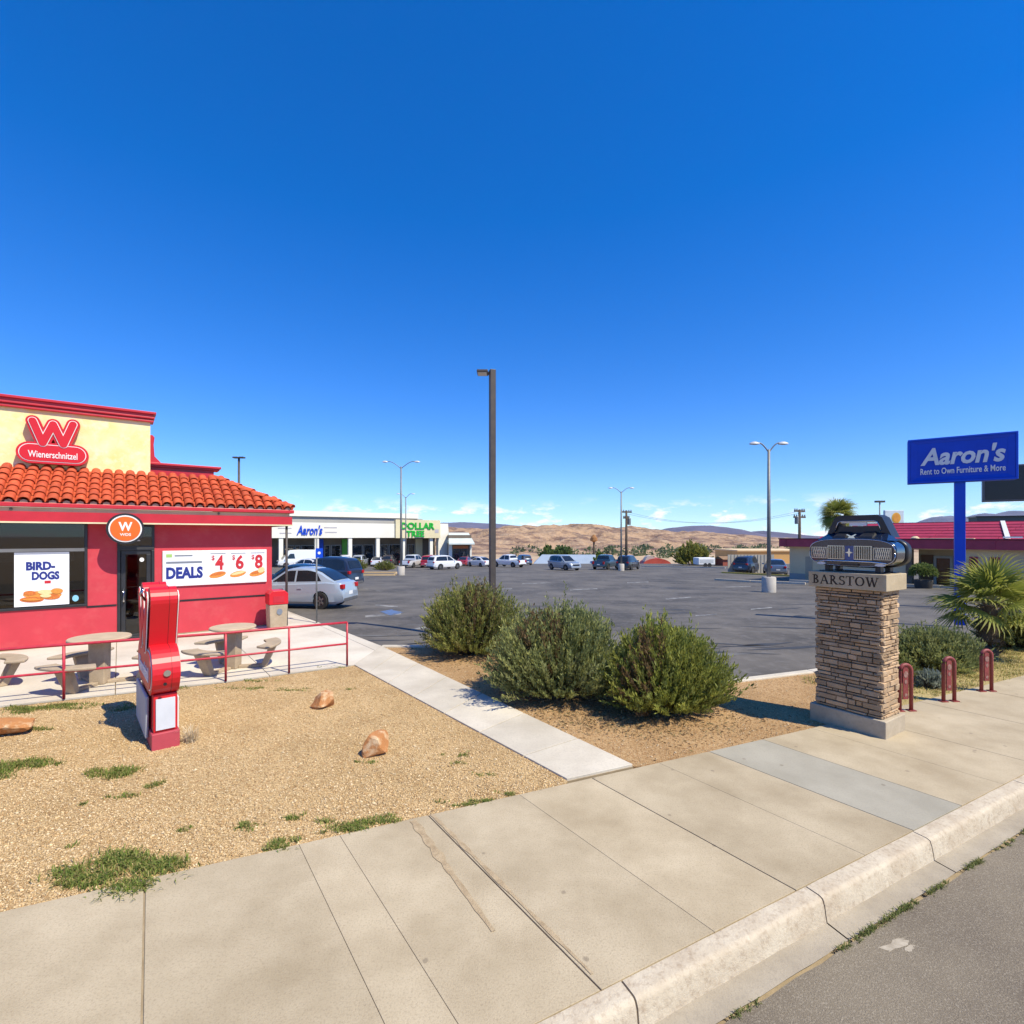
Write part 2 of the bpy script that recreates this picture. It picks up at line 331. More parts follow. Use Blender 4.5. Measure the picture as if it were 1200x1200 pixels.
# ------------------------------------------------------------------ ground, hills, mountains
def groundz(X, Y):
    r = math.hypot(X, Y); z = lotz(min(max(Y,0),96))-.3
    if Y < 0: z = -.4
    return z+(-16-z)*smooth(96, 380, r)
rad = [0,4,8,12,18,25,35,48,62,78,95,110,130,160,200,250,320,400,520,700,1000,1600,2600,4500,8000,12000]; NA = 120
V = []; F = []
for r in rad[1:]:
    for k in range(NA):
        t = 2*math.pi*k/NA; X, Y = r*math.cos(t), r*math.sin(t); V.append((X,Y,groundz(X,Y)))
V.append((0,0,-.4)); c0 = len(V)-1
for k in range(NA): F.append((c0,k,(k+1)%NA))
for i in range(len(rad)-2):
    for k in range(NA): a = i*NA+k; b = i*NA+(k+1)%NA; F.append((a,a+NA,b+NA,b))
MG = MB().add(V, F)
struct(MG.build('ground', M_earth, sm=True), 'tan desert ground reaching from the street to the far hills', 'ground')
M_hill = pm('hill_earth_and_shade', (.40,.255,.145), (.17,.10,.065), .026, .95, 10.0, .05, c3=(.52,.37,.235), s3=.05, f3=.7, lo=.46, hi=.58, detail=8)  # dark outcrop patches; their contrast also paints in gully shade
def interp(tab, x):
    if x <= tab[0][0]: return tab[0][1]
    for (a,b),(c,d) in zip(tab, tab[1:]):
        if x <= c: return b+(d-b)*(x-a)/(c-a)
    return tab[-1][1]
crest = [(150,618),(525,619),(560,618),(600,615.5),(650,615),(700,615.5),(740,617),(780,620),(820,624),(860,627),(925,631),(1000,633),(1300,634)]
nx, ny = 520, 110; V = []; F = []
for j in range(ny):
    Y = 470+j*(1500-470)/(ny-1)
    for i in range(nx):
        px = -100+i*(1350+100)/(nx-1); X = at(px, Y)
        top = zat(interp(crest, px), 1150)
        d = smooth(470, 1150, Y)*(1 if Y < 1150 else 1-.5*smooth(1150,1500,Y))
        n1 = mnoise.ridged_multi_fractal(Vector((X*.0045, Y*.0045, 1.7)), .9, 2.1, 6, 1.0, 2.0)
        n2 = mnoise.fractal(Vector((X*.012, Y*.010, 4.2)), .8, 2.2, 5)
        n4 = mnoise.ridged_multi_fractal(Vector((X*.013+.4*n2, Y*.007, 9.1)), .85, 2.2, 5, 1.0, 2.0)
        fade = smooth(470, 620, Y); am = max(.25, (top+16)/42)
        z = -16.4+(top+16)*(d**1.1)*(.72+.17*n1)+fade*am*(n2*4.5+(n1-1)*5.0+(n4-1.1)*5.5)
        z = min(z, zat(interp(crest, px)-1.5, Y))
        V.append((X, Y, z))
for j in range(ny-1):
    for i in range(nx-1): a = j*nx+i; F.append((a,a+1,a+nx+1,a+nx))
struct(MB().add(V,F).build('desert_hills', M_hill, sm=True), 'rugged tan desert hills beyond the parking lot', 'hills')
M_mtn = pm('haze_tinted_rock', (.125,.105,.15), (.08,.068,.105), .004, .95, 12, .01, lo=.35, hi=.65)  # purple rock colour with the blue of distant haze mixed in
def mountain(name, tab, D, depth, label, seed):
    nx, ny = 160, 16; V = []; F = []
    for j in range(ny):
        f = j/(ny-1); Y = D-depth/2+depth*f
        for i in range(nx):
            px = tab[0][0]+(tab[-1][0]-tab[0][0])*i/(nx-1); X = at(px, D)*(.6+.4*Y/D)
            top = zat(interp(tab, px), D); prof = math.sin(math.pi*f)**.8
            n = mnoise.ridged_multi_fractal(Vector((X*.0011, Y*.0011, seed)), .9, 2.1, 5, 1, 2)
            n3 = mnoise.fractal(Vector((X*.003, 0, seed)), .9, 2, 4)
            z = -18+(top+18)*prof*(1-.18*(n if f < .45 else .2)*(1-prof*.75))+n3*(top+18)*.04*prof
            V.append((X,Y,z))
    for j in range(ny-1):
        for i in range(nx-1): a = j*nx+i; F.append((a,a+1,a+nx+1,a+nx))
    return struct(MB().add(V,F).build(name, M_mtn, sm=True), label, 'mountain')
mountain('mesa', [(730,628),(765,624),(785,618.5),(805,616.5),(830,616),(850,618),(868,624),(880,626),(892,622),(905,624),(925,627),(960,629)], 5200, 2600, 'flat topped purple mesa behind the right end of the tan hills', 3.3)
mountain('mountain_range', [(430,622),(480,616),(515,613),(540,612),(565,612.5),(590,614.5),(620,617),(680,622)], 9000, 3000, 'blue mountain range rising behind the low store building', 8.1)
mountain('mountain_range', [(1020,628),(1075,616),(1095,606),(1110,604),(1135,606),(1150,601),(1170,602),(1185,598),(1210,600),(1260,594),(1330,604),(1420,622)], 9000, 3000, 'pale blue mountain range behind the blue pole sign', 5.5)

# ------------------------------------------------------------------ road, gutter, kerb, sidewalk (street frame u,v)
AS = R(25.5); CS, SS = math.cos(AS), math.sin(AS)
def W(u, v, z=0): return (u*CS-v*SS, u*SS+v*CS, z)
def vback(u): return 4.36-.026*(min(max(u,-1.5),6)+1.5)
def vk(u): return 2.22+.037*(min(max(u,-3),7)-1)
UU = [-60,-30,-12,-6,-3]+[i*.25 for i in range(-10,40)]+[10,12,15,20,30,45,70]
def strip(va, vb, za, zb):
    V = []; F = []
    for u in UU: V += [W(u, va(u), za), W(u, vb(u), zb)]
    for i in range(len(UU)-1): a = 2*i; F.append((a,a+2,a+3,a+1))
    return MB().add(V,F)
def jag(u): return .022*mnoise.fractal(Vector((u*5,0,2.2)), .8, 2, 4)
struct(strip(lambda u: -9.0, lambda u: vk(u)-.33+jag(u), -.165, -.15).build('road', M_road), 'worn grey brown asphalt street with a ragged edge', 'road')
struct(strip(lambda u: vk(u)-.50, lambda u: vk(u)-.02, -.200, -.160).build('gutter_bed', M_joint), 'dark dirt filled crack between asphalt and gutter', 'gutter')
# gutter pans and kerb stones are separate pieces with joints between them
gut = struct(strip(lambda u: vk(u)-.29, lambda u: vk(u)-.01, -.19, -.18).build('gutter', M_joint), 'concrete gutter pan between kerb and asphalt', 'gutter')
kb = struct(strip(lambda u: vk(u)-.14, lambda u: vk(u)+.02, -.17, -.17).build('kerb', M_joint), 'rounded kerb with chipped white paint along the street', 'kerb')
kj = [-8.1,-4.9,-1.8,1.72,3.32,4.72,6.6,8.6,10.6,12.6,14.6,16.6]
def curbsec(u, g=0):                        # cross section of the kerb, (v, z)
    b = vk(u)
    P = [(b-.012,-.16),(b-.160,-.16),(b-.150,-.10),(b-.142,-.045)]
    for i in range(5): t = math.pi-math.pi/2*i/4; P.append((b-.100+.038*math.cos(t), -.036+.038*math.sin(t)))
    P += [(b-.012,.004)]; return P
for a, b in zip(kj, kj[1:]):
    a += .006; b -= .006; n = max(2, int((b-a)/.12)); V = []; F = []
    for i in range(n+1):
        u = a+(b-a)*i/n; k = .005*mnoise.noise(Vector((u*3,1,1)))
        for q, (v, z) in enumerate(curbsec(u)): V.append(W(u, v+k+.004*mnoise.noise(Vector((u*9,q,3))), z+.003*mnoise.noise(Vector((u*7,q,5)))))
    m = len(curbsec(0))
    for i in range(n):
        for q in range(m): c = i*m+q; d = i*m+(q+1)%m; F.append((c,d,d+m,c+m))
    F.append(tuple(range(m-1,-1,-1))); F.append(tuple(n*m+q for q in range(m)))
    MB().add(V,F).build('kerb_stone', M_kerb, kb, auto=50)
    V = []; F = []
    for i in range(n+1):
        u = a+(b-a)*i/n
        V += [W(u,vk(u)-.30+jag(u)*.25,-.158), W(u,vk(u)-.157,-.146)]
    for i in range(n): c = 2*i; F.append((c,c+2,c+3,c+1))
    MB().add(V,F).build('gutter_pan', M_gut, gut)
sw = struct(strip(lambda u: vk(u)-.008, vback, -.010, -.010).build('sidewalk', M_joint), 'wide beige concrete sidewalk of scored slabs', 'sidewalk')
SH = .17
# (joint position on the back edge, joint half width)
js = [(-9.5,.004),(-6.4,.004),(-4.4,.004),(-2.6,.004),(-.77,.006),(.22,.0012),(.52,.0012),(1.24,.005),(2.1,.0015),(2.89,.005),(3.72,.0015),(4.42,.004),(5.25,.003),(6.1,.0015),(7.0,.004),(8.5,.005),(10,.007),(11.5,.005),(13,.007),(15,.007),(18,.007)]
def slabshape(u0, u1, v0f, v1f, z0, z1, n=6):
    V = []; F = []
    for z in (z0, z1):
        for i in range(n+1):
            u = u0+(u1-u0)*i/n
            for j in range(n+1):
                vb, va = v1f(u), v0f(u); v = va+(vb-va)*j/n; uu = u+SH*(4.3-v)
                V.append(W(uu, v, z))
    m = n+1; o = m*m
    for i in range(n):
        for j in range(n):
            a = o+i*m+j; F.append((a,a+m,a+m+1,a+1))
    ring = [i*m for i in range(n+1)]+[n*m+j for j in range(1,n+1)]+[i*m+n for i in range(n-1,-1,-1)]+[j for j in range(n-1,0,-1)]
    for a, b in zip(ring, ring[1:]+ring[:1]): F.append((a,b,b+o,a+o))
    return MB().add(V,F)
for i in range(len(js)-1):
    u0 = js[i][0]+js[i][1]; u1 = js[i+1][0]-js[i+1][1]
    o = slabshape(u0, u1, lambda u: vk(u+.33)+.001, lambda u: vback(u)-.004, -.06, 0).build('slab', M_concg if abs(js[i][0]-4.42) < .01 else M_conc, sw, bevel=.0025)
    if abs(js[i][0]-4.42) < .01: o['label'] = 'grey newer concrete slab'
# sandy dirt washed along two joints
for ua, ub, ra, rb, wd in ((1.10,1.10,4.25,2.85,.060),(1.27,1.27,4.28,2.34,.034)):
    n = 26; V = []; F = []
    for i in range(n+1):
        v = ra+(rb-ra)*i/n; u = ua+SH*(4.3-v)*(1 if ua > 1.2 else .55); k = wd*(.35+.9*abs(mnoise.noise(Vector((v*5,ua,0)))))*(1-.5*i/n)
        V += [W(u-k,v,.004), W(u+k,v,.004)]
    for i in range(n): a = 2*i; F.append((a,a+1,a+3,a+2))
    o = MB().add(V,F).build('sand_streak', M_sand, sw); o['kind'] = 'stuff'

# ------------------------------------------------------------------ parking lot
xs = [-140,-100,-70,-50,-35,-22,-12,-5,0,4,8,13,20,28,38,50,70,100]; ys = [4.0,6,8,10,12,14,20,30,45,60,75,96]
V = []; F = []
for y in ys:
    for x in xs:
        yy = y
        if y < 20: yy = max(y, (vback(x)+.1+x*SS)/CS) if x > 0 else max(y, 4.0+x*0)
        V.append((x, yy, lotz(yy)))
nX = len(xs)
for j in range(len(ys)-1):
    for i in range(nX-1): a = j*nX+i; F.append((a,a+1,a+nX+1,a+nX))
lot = struct(MB().add(V,F).build('parking_lot', M_lot), 'large dark patched asphalt parking lot', 'parking lot')
def lotsheet(P, name, mat, dz=.005): # P: list of photo pixels
    q = [L(*p) for p in P]; return MB().add([(a,b,c+dz) for a,b,c in q], [tuple(range(len(q)))]).build(name, mat, lot)
for a, b, w_ in (((470,719),(428,722.5),1.1),((466,711),(440,709.5),.8),((560,700),(520,704),.6),((600,690),(566,691.5),.5),((645,683),(612,684),.4),((700,690),(668,691.5),.5),((760,682),(735,683),.4),((810,700),(780,702),.6),((905,712),(880,714),.6),((500,735),(482,738),.9),((840,720),(815,722),.7),((880,687),(850,688),.4)):
    lotsheet([(a[0],a[1]-w_),(a[0],a[1]+w_),(b[0],b[1]+w_),(b[0],b[1]-w_)], 'parking_line', M_line)
for r_, (yy0, n_, x0_, dx_) in enumerate(((29,13,-7,2.8),(41,14,-10,2.8),(55,14,-12,2.8))):
    for i in range(n_):
        if random.random() < .25: continue
        x = x0_+dx_*i; a = R(126.5); l = 4.6; n = 5; wd = .05
        V = []; F = []
        for k in range(n+1):
            t = l*k/n; X, Y = x+t*math.cos(a)*.8, yy0+x*.25+t*math.sin(a)*.8; V += [(X-wd,Y,lotz(Y)+.005),(X+wd,Y,lotz(Y)+.005)]
        for k in range(n): q = 2*k; F.append((q,q+1,q+3,q+2))
        MB().add(V,F).build('parking_line', pm('very_faded_paint',(.055,.052,.05),(.26,.25,.235),1.3,.85,lo=.45,hi=.62), lot)
lotsheet([(445,717),(459,714.5),(473,718),(458,721.5)], 'disabled_bay_marking', M_bline, .009)
for k in range(70):                          # sealed cracks and patches, long thin dark or pale smears
    px = random.uniform(430,950); py = random.uniform(676,770); x, y, z = L(px, py); l = random.uniform(.6,2.6); a = random.uniform(-.25,.5); wd = random.uniform(.03,.12)
    n = 8; V = []; F = []
    for i in range(n+1):
        t = (i/n-.5)*l; k2 = wd*math.sin(math.pi*(i+.15)/(n+.3))*random.uniform(.6,1.2); X = x+t*math.cos(a); Y = y+t*math.sin(a)+.08*mnoise.noise(Vector((t*2,px,0)))
        V += [(X,Y-k2,lotz(Y-k2)+.004),(X,Y+k2,lotz(Y+k2)+.004)]
    for i in range(n): q = 2*i; F.append((q,q+2,q+3,q+1))
    o = MB().add(V,F).build('asphalt_patch', pm('sealer_dark',(.045,.045,.047),None,2,.7) if k % 3 else pm('patch_pale',(.15,.145,.14),None,2,.9), lot)

# ------------------------------------------------------------------ gravel yards, path, patio
def sheet(P, z, name, mat, n=1): return MB().prism([(p[0],p[1]) for p in P], z-.12, z).build(name, mat)
def ccw(P):
    A = sum(P[i][0]*P[(i+1)%len(P)][1]-P[(i+1)%len(P)][0]*P[i][1] for i in range(len(P))); return P if A > 0 else P[::-1]
bk = lambda u: W(u, vback(u)-.002)[:2]
path_l0, path_l1 = G(665,913), G(415,779); path_r0, path_r1 = G(742,896), G(447,757)
rail_pts = [(-10.2,5.72),(-8.50,6.55),(-7.55,7.06),(-6.60,7.54),(-5.67,8.00),(-4.73,8.46),(-3.91,8.98),(-3.06,9.50)]
yardL = ccw([bk(u) for u in (-12,-8,-5,-3,-1.5,0,1,2,2.6)]+[path_l0]+[path_l1]+[(p[0]+.03,p[1]-.05) for p in rail_pts[::-1]]+[(-14,3.9)])
struct(sheet(yardL, -.015, 'gravel_yard', M_grav), 'tan gravel yard between the sidewalk and the patio', 'gravel')
bedR = [G(447,757),G(500,757),G(600,749),G(700,772),G(800,800),G(860,797.5),G(950,786.5),(8.3,10.35),(13.5,12.4),(20,15.5)]
bed = ccw([path_r0]+[path_r1]+bedR+[bk(u) for u in (26,20,14,12,10,8,6.4,5,4.2,3.6)])
struct(sheet(bed, -.02, 'gravel_bed', M_gravr), 'orange tan gravel bed under the shrubs', 'gravel')
dry = ccw([W(u,vback(u)+.01)[:2] for u in (7.6,8.6,10,12,15,20)]+[(15.5,12.9),(8.6,10.15),(6.9,9.5),(5.9,8.3)])
struct(MB().prism(dry,-.05,-.012).build('dry_verge', M_dry), 'yellow dry verge behind the bike racks', 'ground')
# lot kerb round the bed
kbed = struct(MB().tube([(p[0],p[1],-.06) for p in bedR], .02).build('bed_kerb', M_joint), 'low concrete kerb between shrub bed and parking lot', 'kerb')
for a, b in zip(bedR, bedR[1:]):
    a = Vector(a); b = Vector(b); n = max(1, int((b-a).length/1.6)); d = (b-a).normalized(); nr = Vector((-d.y, d.x))
    for i in range(n):
        p = a+(b-a)*i/n+d*.006; q = a+(b-a)*(i+1)/n-d*.006
        MB().prism([tuple(p-nr*.075),tuple(q-nr*.075),tuple(q+nr*.075),tuple(p+nr*.075)], -.2, .012).build('kerb_stone', M_walk, kbed, bevel=.015)
# path
pth = struct(MB().prism(ccw([path_l0,path_r0,path_r1,path_l1]), -.1, -.022).build('path', M_joint), 'pale concrete path from the sidewalk to the parking lot', 'path')
pj = [0,.12,.27,.42,.58,.74,.88,1.0]
la, lb, ra, rb = Vector(path_l0), Vector(path_l1), Vector(path_r0), Vector(path_r1)
for i in range(len(pj)-1):
    f0, f1 = pj[i]+.0012, pj[i+1]-.0012
    MB().prism(ccw([tuple(la.lerp(lb,f0)),tuple(ra.lerp(rb,f0)),tuple(ra.lerp(rb,f1)),tuple(la.lerp(lb,f1))]), -.06, .004).build('slab', M_walk, pth, bevel=.004)
# patio
AR = R(37.5); RC = (-6.45, 13.75); AV = Vector((math.cos(AR), math.sin(AR))); BV = Vector((-AV.y, AV.x))
rail_pts2 = [Vector(p) for p in rail_pts]
patP = ccw([tuple(p) for p in rail_pts2]+[path_l1, path_r1, G(395,737), G(352,722), G(331,713.5)]+[(RC[0]+AV.x*.9+BV.x*12, RC[1]+AV.y*.9+BV.y*12),(RC[0]-BV.x*-12,RC[1]+BV.y*12),(RC[0]-AV.x*9+BV.x*3,RC[1]-AV.y*9+BV.y*3)])
pat = struct(MB().prism(patP, -.14, -.022).build('patio', M_joint), 'pale concrete dining patio in front of the red restaurant', 'patio')
def clipq(P, n, c):                          # keep the side n.p <= c
    out = []
    for i in range(len(P)):
        a, b = P[i], P[(i+1)%len(P)]; da = n[0]*a[0]+n[1]*a[1]-c; db = n[0]*b[0]+n[1]*b[1]-c
        if da <= 0: out.append(a)
        if da*db < 0: t = da/(da-db); out.append((a[0]+(b[0]-a[0])*t, a[1]+(b[1]-a[1])*t))
    return out
cuts = [-12,-7.6,-5.4,-3.3,-1.2,1.0,3.2,8]
off = AV.x*RC[0]+AV.y*RC[1]; boff = BV.x*RC[0]+BV.y*RC[1]
for a, b in zip(cuts, cuts[1:]):
    for c, d in ((-12,-2.25),(-2.25,.0),(0,13)):
        P = clipq(clipq(clipq(clipq(patP, AV, off+b-.006), -AV, -(off+a+.006)), BV, boff+d-.006), -BV, -(boff+c+.006))
        if len(P) > 2: MB().prism(P, -.12, .002).build('slab', M_pat, pat)

# pebbles: real little stones over the gravel
def inpoly(P, X, Y):
    ins = np.zeros(len(X), bool); j = len(P)-1
    for i in range(len(P)):
        xi, yi = P[i]; xj, yj = P[j]
        c = ((yi > Y) != (yj > Y)) & (X < (xj-xi)*(Y-yi)/((yj-yi) or 1e-9)+xi); ins ^= c; j = i
    return ins
OCT = np.array([(1,0,0),(-1,0,0),(0,1,0),(0,-1,0),(0,0,1),(0,0,-.6)], float); OF = np.array([(0,2,4),(2,1,4),(1,3,4),(3,0,4),(2,0,5),(1,2,5),(3,1,5),(0,3,5)])
def pebbles(P, n, z, cols, label, avoid=()):
    P = np.array(P); lo = P.min(0); hi = P.max(0); lo = np.maximum(lo, (-9,2.5)); hi = np.minimum(hi, (12,12.5))
    X = rng.uniform(lo[0], hi[0], n*4); Y = rng.uniform(lo[1], hi[1], n*4)
    keep = inpoly([tuple(p) for p in P], X, Y) & (rng.uniform(0,1,n*4) < np.clip((4.2/np.maximum(Y,2))**1.6, .05, 1)) & (np.abs(X) < Y*1.06)
    X = X[keep][:n]; Y = Y[keep][:n]; k = len(X); s = rng.gamma(3, .0013, k)+.0028
    th = rng.uniform(0, 6.28, k); sc = np.stack([s*rng.uniform(.8,1.9,k), s*rng.uniform(.7,1.2,k), s*rng.uniform(.4,.9,k)], 1)
    v = OCT[None]*sc[:,None,:]+rng.normal(0,.12,(k,6,3))*s[:,None,None]
    c, q = np.cos(th)[:,None], np.sin(th)[:,None]; vx = v[:,:,0]*c-v[:,:,1]*q+X[:,None]; vy = v[:,:,0]*q+v[:,:,1]*c+Y[:,None]; vz = v[:,:,2]+z
    VV = np.stack([vx,vy,vz],2).reshape(-1,3); FF = (OF[None]+np.arange(k)[:,None,None]*6).reshape(-1,3)
    ci = rng.integers(0, len(cols), k); t = np.array(cols)[ci]*rng.uniform(.75,1.15,(k,1)); t = np.repeat(t, 6, 0)
    o = put('gravel_stones', npmesh('gravel_stones', VV, FF, M_peb, t)); o['kind'] = 'stuff'; o['label'] = label; o['category'] = 'gravel'
PC = [(.66,.48,.26),(.58,.41,.21),(.50,.33,.155),(.70,.54,.33),(.42,.26,.12),(.61,.43,.23)]
pebbles(yardL, 85000, -.013, PC, 'loose tan gravel chips over the yard in front of the patio')
pebbles(bed, 26000, -.018, [(.56,.38,.21),(.48,.29,.14),(.40,.23,.10),(.60,.46,.29)], 'loose orange tan gravel chips under the shrubs')
# worn pale scuff on the asphalt
for (px, py, a, sx, sy) in ((1048,1108,.5,.11,.035),(1066,1112,.2,.05,.02)):
    c = G(px, py, -.155); rr = random.Random(px); MB().add([(c[0]+sx*math.cos(t)*rr.uniform(.6,1.2), c[1]+sy*math.sin(t)*rr.uniform(.5,1.2)+.4*sx*math.cos(t), -.149) for t in [6.283*i/14 for i in range(14)]], [tuple(range(14))]).build('asphalt_scuff', pm('pale_scuff',(.44,.38,.29),(.30,.25,.18),22,.9), bpy.data.objects['road'])

# ------------------------------------------------------------------ red restaurant
rest = thing('restaurant', 'red stucco fast food restaurant with orange tile roof and yellow upper wall', 'restaurant', (RC[0],RC[1],0), AR)
XL = -9.5
wl = MB().box(XL,-3.81,0,.2,-.1,.83).box(-3.81,-3.29,0,.2,-.1,2.76).box(-2.586,0,0,.2,-.1,2.76).box(-3.29,-2.586,0,.2,2.66,2.76).box(XL,-3.81,0,.2,2.72,2.76)
wl.box(-.2,0,.2,10,-.1,3.4).box(XL,0,9.8,10,-.1,3.4)
wall = wl.build('wall', M_red, rest)
MB().box(-3.83,-3.30,-.012,.0,.795,.835).box(-2.575,0,-.012,0,.80,.84).build('wall_strip', M_black, wall)
MB().box(XL,0,-.008,0,0,.03).build('base_strip', M_joint, wall)
# window
def frame(x0,x1,z0,z1,t,y0,y1): return MB().box(x0,x1,y0,y1,z0,z0+t).box(x0,x1,y0,y1,z1-t,z1).box(x0,x0+t,y0,y1,z0+t,z1-t).box(x1-t,x1,y0,y1,z0+t,z1-t)
win = frame(XL,-3.81,.83,2.72,.055,-.03,.14).box(-6.62,-6.57,-.025,.13,.885,2.665).build('window', M_alu, rest, bevel=.006)
MB().box(XL+.05,-3.865,-.028,.13,2.06,2.13).build('transom_bar', pm('grey_bar',(.16,.16,.165),None,4,.45), win)
for i, (a, b, c, d) in enumerate(((-9.44,-6.625,.885,2.06),(-6.565,-3.87,.885,2.06),(-9.44,-6.625,2.13,2.665),(-6.565,-3.87,2.13,2.665))):
    MB().box(a,b,.05,.058,c,d).build('pane', M_glass, win)
MB().slab(ell(-4.02,1.02,.055,.07),.036,.044).build('window_sticker', pm('pale_blue_print',(.25,.55,.75),None,4,.5), win)
# door
door = frame(-3.29,-2.586,.0,2.12,.06,-.02,.14).build('door', M_alu, rest, bevel=.006)
frame(-3.22,-2.656,.03,2.055,.085,.005,.06).build('door_leaf', M_alu, door, bevel=.006)
MB().box(-3.13,-2.745,.03,.038,.12,1.97).build('pane', M_glass, door)
MB().tube([(-3.17,-.02,.85),(-3.17,-.085,.9),(-3.17,-.085,1.12),(-3.17,-.02,1.17)], .014, 8).build('handle', M_chrome, door, sm=True)
MB().slab(ell(-2.83,1.84,.045,.05),.018,.028).build('door_sticker', M_white, door)
for k in range(3): MB().box(-2.93,-2.80-.03*k,.046,.05,2.46-.09*k,2.485-.09*k).build('transom_print', M_white, door)
fr2 = frame(-3.29,-2.586,2.12,2.66,.05,-.02,.14).build('transom_window', M_alu, rest)
MB().box(-3.24,-2.636,.05,.058,2.17,2.61).build('pane', M_glass, fr2)
# interior seen through the glass
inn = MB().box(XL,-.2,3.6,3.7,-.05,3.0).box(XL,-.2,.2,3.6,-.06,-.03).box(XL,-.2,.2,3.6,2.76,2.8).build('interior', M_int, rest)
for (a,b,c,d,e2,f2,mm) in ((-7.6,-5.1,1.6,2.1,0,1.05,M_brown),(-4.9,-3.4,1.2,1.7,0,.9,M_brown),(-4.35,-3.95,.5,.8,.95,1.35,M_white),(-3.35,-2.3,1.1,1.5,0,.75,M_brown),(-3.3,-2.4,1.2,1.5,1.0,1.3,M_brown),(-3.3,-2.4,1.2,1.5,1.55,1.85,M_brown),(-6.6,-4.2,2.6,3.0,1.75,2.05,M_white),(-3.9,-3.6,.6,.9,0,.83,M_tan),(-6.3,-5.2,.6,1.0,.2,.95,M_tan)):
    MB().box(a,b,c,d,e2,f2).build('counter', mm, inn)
# fascia and eave
OV = .42
fa = MB().box(XL,.42,-OV+.03,-OV+.10,2.70,2.905).box(.35,.42,-OV+.10,8,2.70,2.905).build('fascia', M_redtrim, rest)
MB().box(XL,.43,-OV+.02,-OV+.10,2.665,2.698).box(.36,.43,-OV+.10,8,2.665,2.698).build('fascia_trim', pm('pale_cream_trim',(.74,.66,.42),None,3,.6), fa)
MB().box(XL,.36,-OV+.06,-OV+.12,2.91,2.995).box(.29,.36,-OV+.12,8,2.91,2.995).build('fascia_band', M_cream, fa)
MB().box(XL,.46,-OV-.01,-OV+.10,3.0,3.09).box(.36,.46,-OV+.10,8,3.0,3.09).build('gutter', M_redtrim, fa, bevel=.012)
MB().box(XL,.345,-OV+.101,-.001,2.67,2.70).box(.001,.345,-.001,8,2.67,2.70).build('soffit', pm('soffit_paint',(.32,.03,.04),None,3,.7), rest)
for x in (-1.3,-5.0): MB().slab(ell(x,2.95,.025,.03,10),-OV+.03,-OV+.065).build('eave_light', M_bronze, fa)
# tile roof: front slope and right side slope meeting in a hip; the slope rises 24 degrees
PIT = math.atan2(.86, 1.62); SLEN = math.hypot(.86,1.62)
rf = MB().add([(XL,-OV,3.09),(.42,-OV,3.09),(-1.2,1.2,3.95),(XL,1.2,3.95),(.42,9,3.09),(-1.2,9,3.95)], [(0,1,2,3),(1,4,5,2)]).build('roof', pm('roof_felt',(.20,.04,.02),None,5,.9), rest)
def barrel(r, l, n=8):                     # one clay barrel tile along +y, arched over x, tapering a little
    V = []; F = []
    for (y, rr, zo) in ((0, r, .03), (l, r*.86, .0)):
        for th in (0,.014):
            for i in range(n+1):
                t = math.pi*i/n; V.append((-(rr-th)*math.cos(t), y, (rr-th)*.82*math.sin(t)+zo))
    m = n+1
    for i in range(n):
        F += [(i,i+1,2*m+i+1,2*m+i),(m+i+1,m+i,3*m+i,3*m+i+1),(i+1,i,m+i,m+i+1)]
    return MB().add(V,F).mesh('roof_tile', M_tile, True)
TW = .222; NR = 6; RL = SLEN/NR; tme = barrel(.098, RL*1.22); pan = MB()
ncol = int((.40-XL)/TW)
for c in range(ncol):
    x = .30-c*TW
    for r in range(NR):
        d = r*RL
        if x > .42-d*math.cos(PIT)+.02-.08: continue
        o = put('roof_tile', tme, rf, (x, -OV-.02+d*math.cos(PIT), 3.105+d*math.sin(PIT)+random.uniform(-.004,.006))); o.rotation_euler = (PIT,0,random.uniform(-.015,.015)); o.scale.x = random.uniform(.96,1.04)
for r in range(NR):
    for c in range(ncol):
        x = .30-c*TW-TW/2; d = r*RL
        if x > .42-d*math.cos(PIT)-.1: continue
        y = -OV+d*math.cos(PIT); z = 3.098+d*math.sin(PIT); y2 = y+RL*1.1*math.cos(PIT); z2 = z+RL*1.1*math.sin(PIT); w2 = .07
        pan.add([(x-w2,y,z+.035),(x,y,z+.012),(x+w2,y,z+.035),(x-w2,y2,z2+.018),(x,y2,z2-.004),(x+w2,y2,z2+.018)], [(0,1,4,3),(1,2,5,4)])
pan.build('pan_tiles', M_tile, rf, kind='stuff')
side = MB()
for c in range(38):
    y = -OV+.1+c*TW; n = min(1.0, (y+OV)/1.62)
    side.tube([(.44,y,3.115),(.44-1.62*n,y,3.115+.86*n)], [.09,.08], 8)
side.build('side_tiles', M_tile, rf, kind='stuff', sm=True)
hipv = Vector((-1.62,1.62,.86)); hm = barrel(.105, .42)
for k in range(6):
    p = Vector((.42,-OV,3.13))+hipv*(k/6.0); o = put('hip_tile', hm, rf, tuple(p)); o.rotation_euler = (math.atan2(.86,1.62*1.414),0,R(45)); 
for c in range(ncol): 
    x = .30-c*TW; o = MB().slab([(x-.07,3.072),(x+.07,3.072),(x+.05,3.135),(x,3.155),(x-.05,3.135)], -OV+.0, -OV+.03).build('mortar_plug', M_mortar, rf)
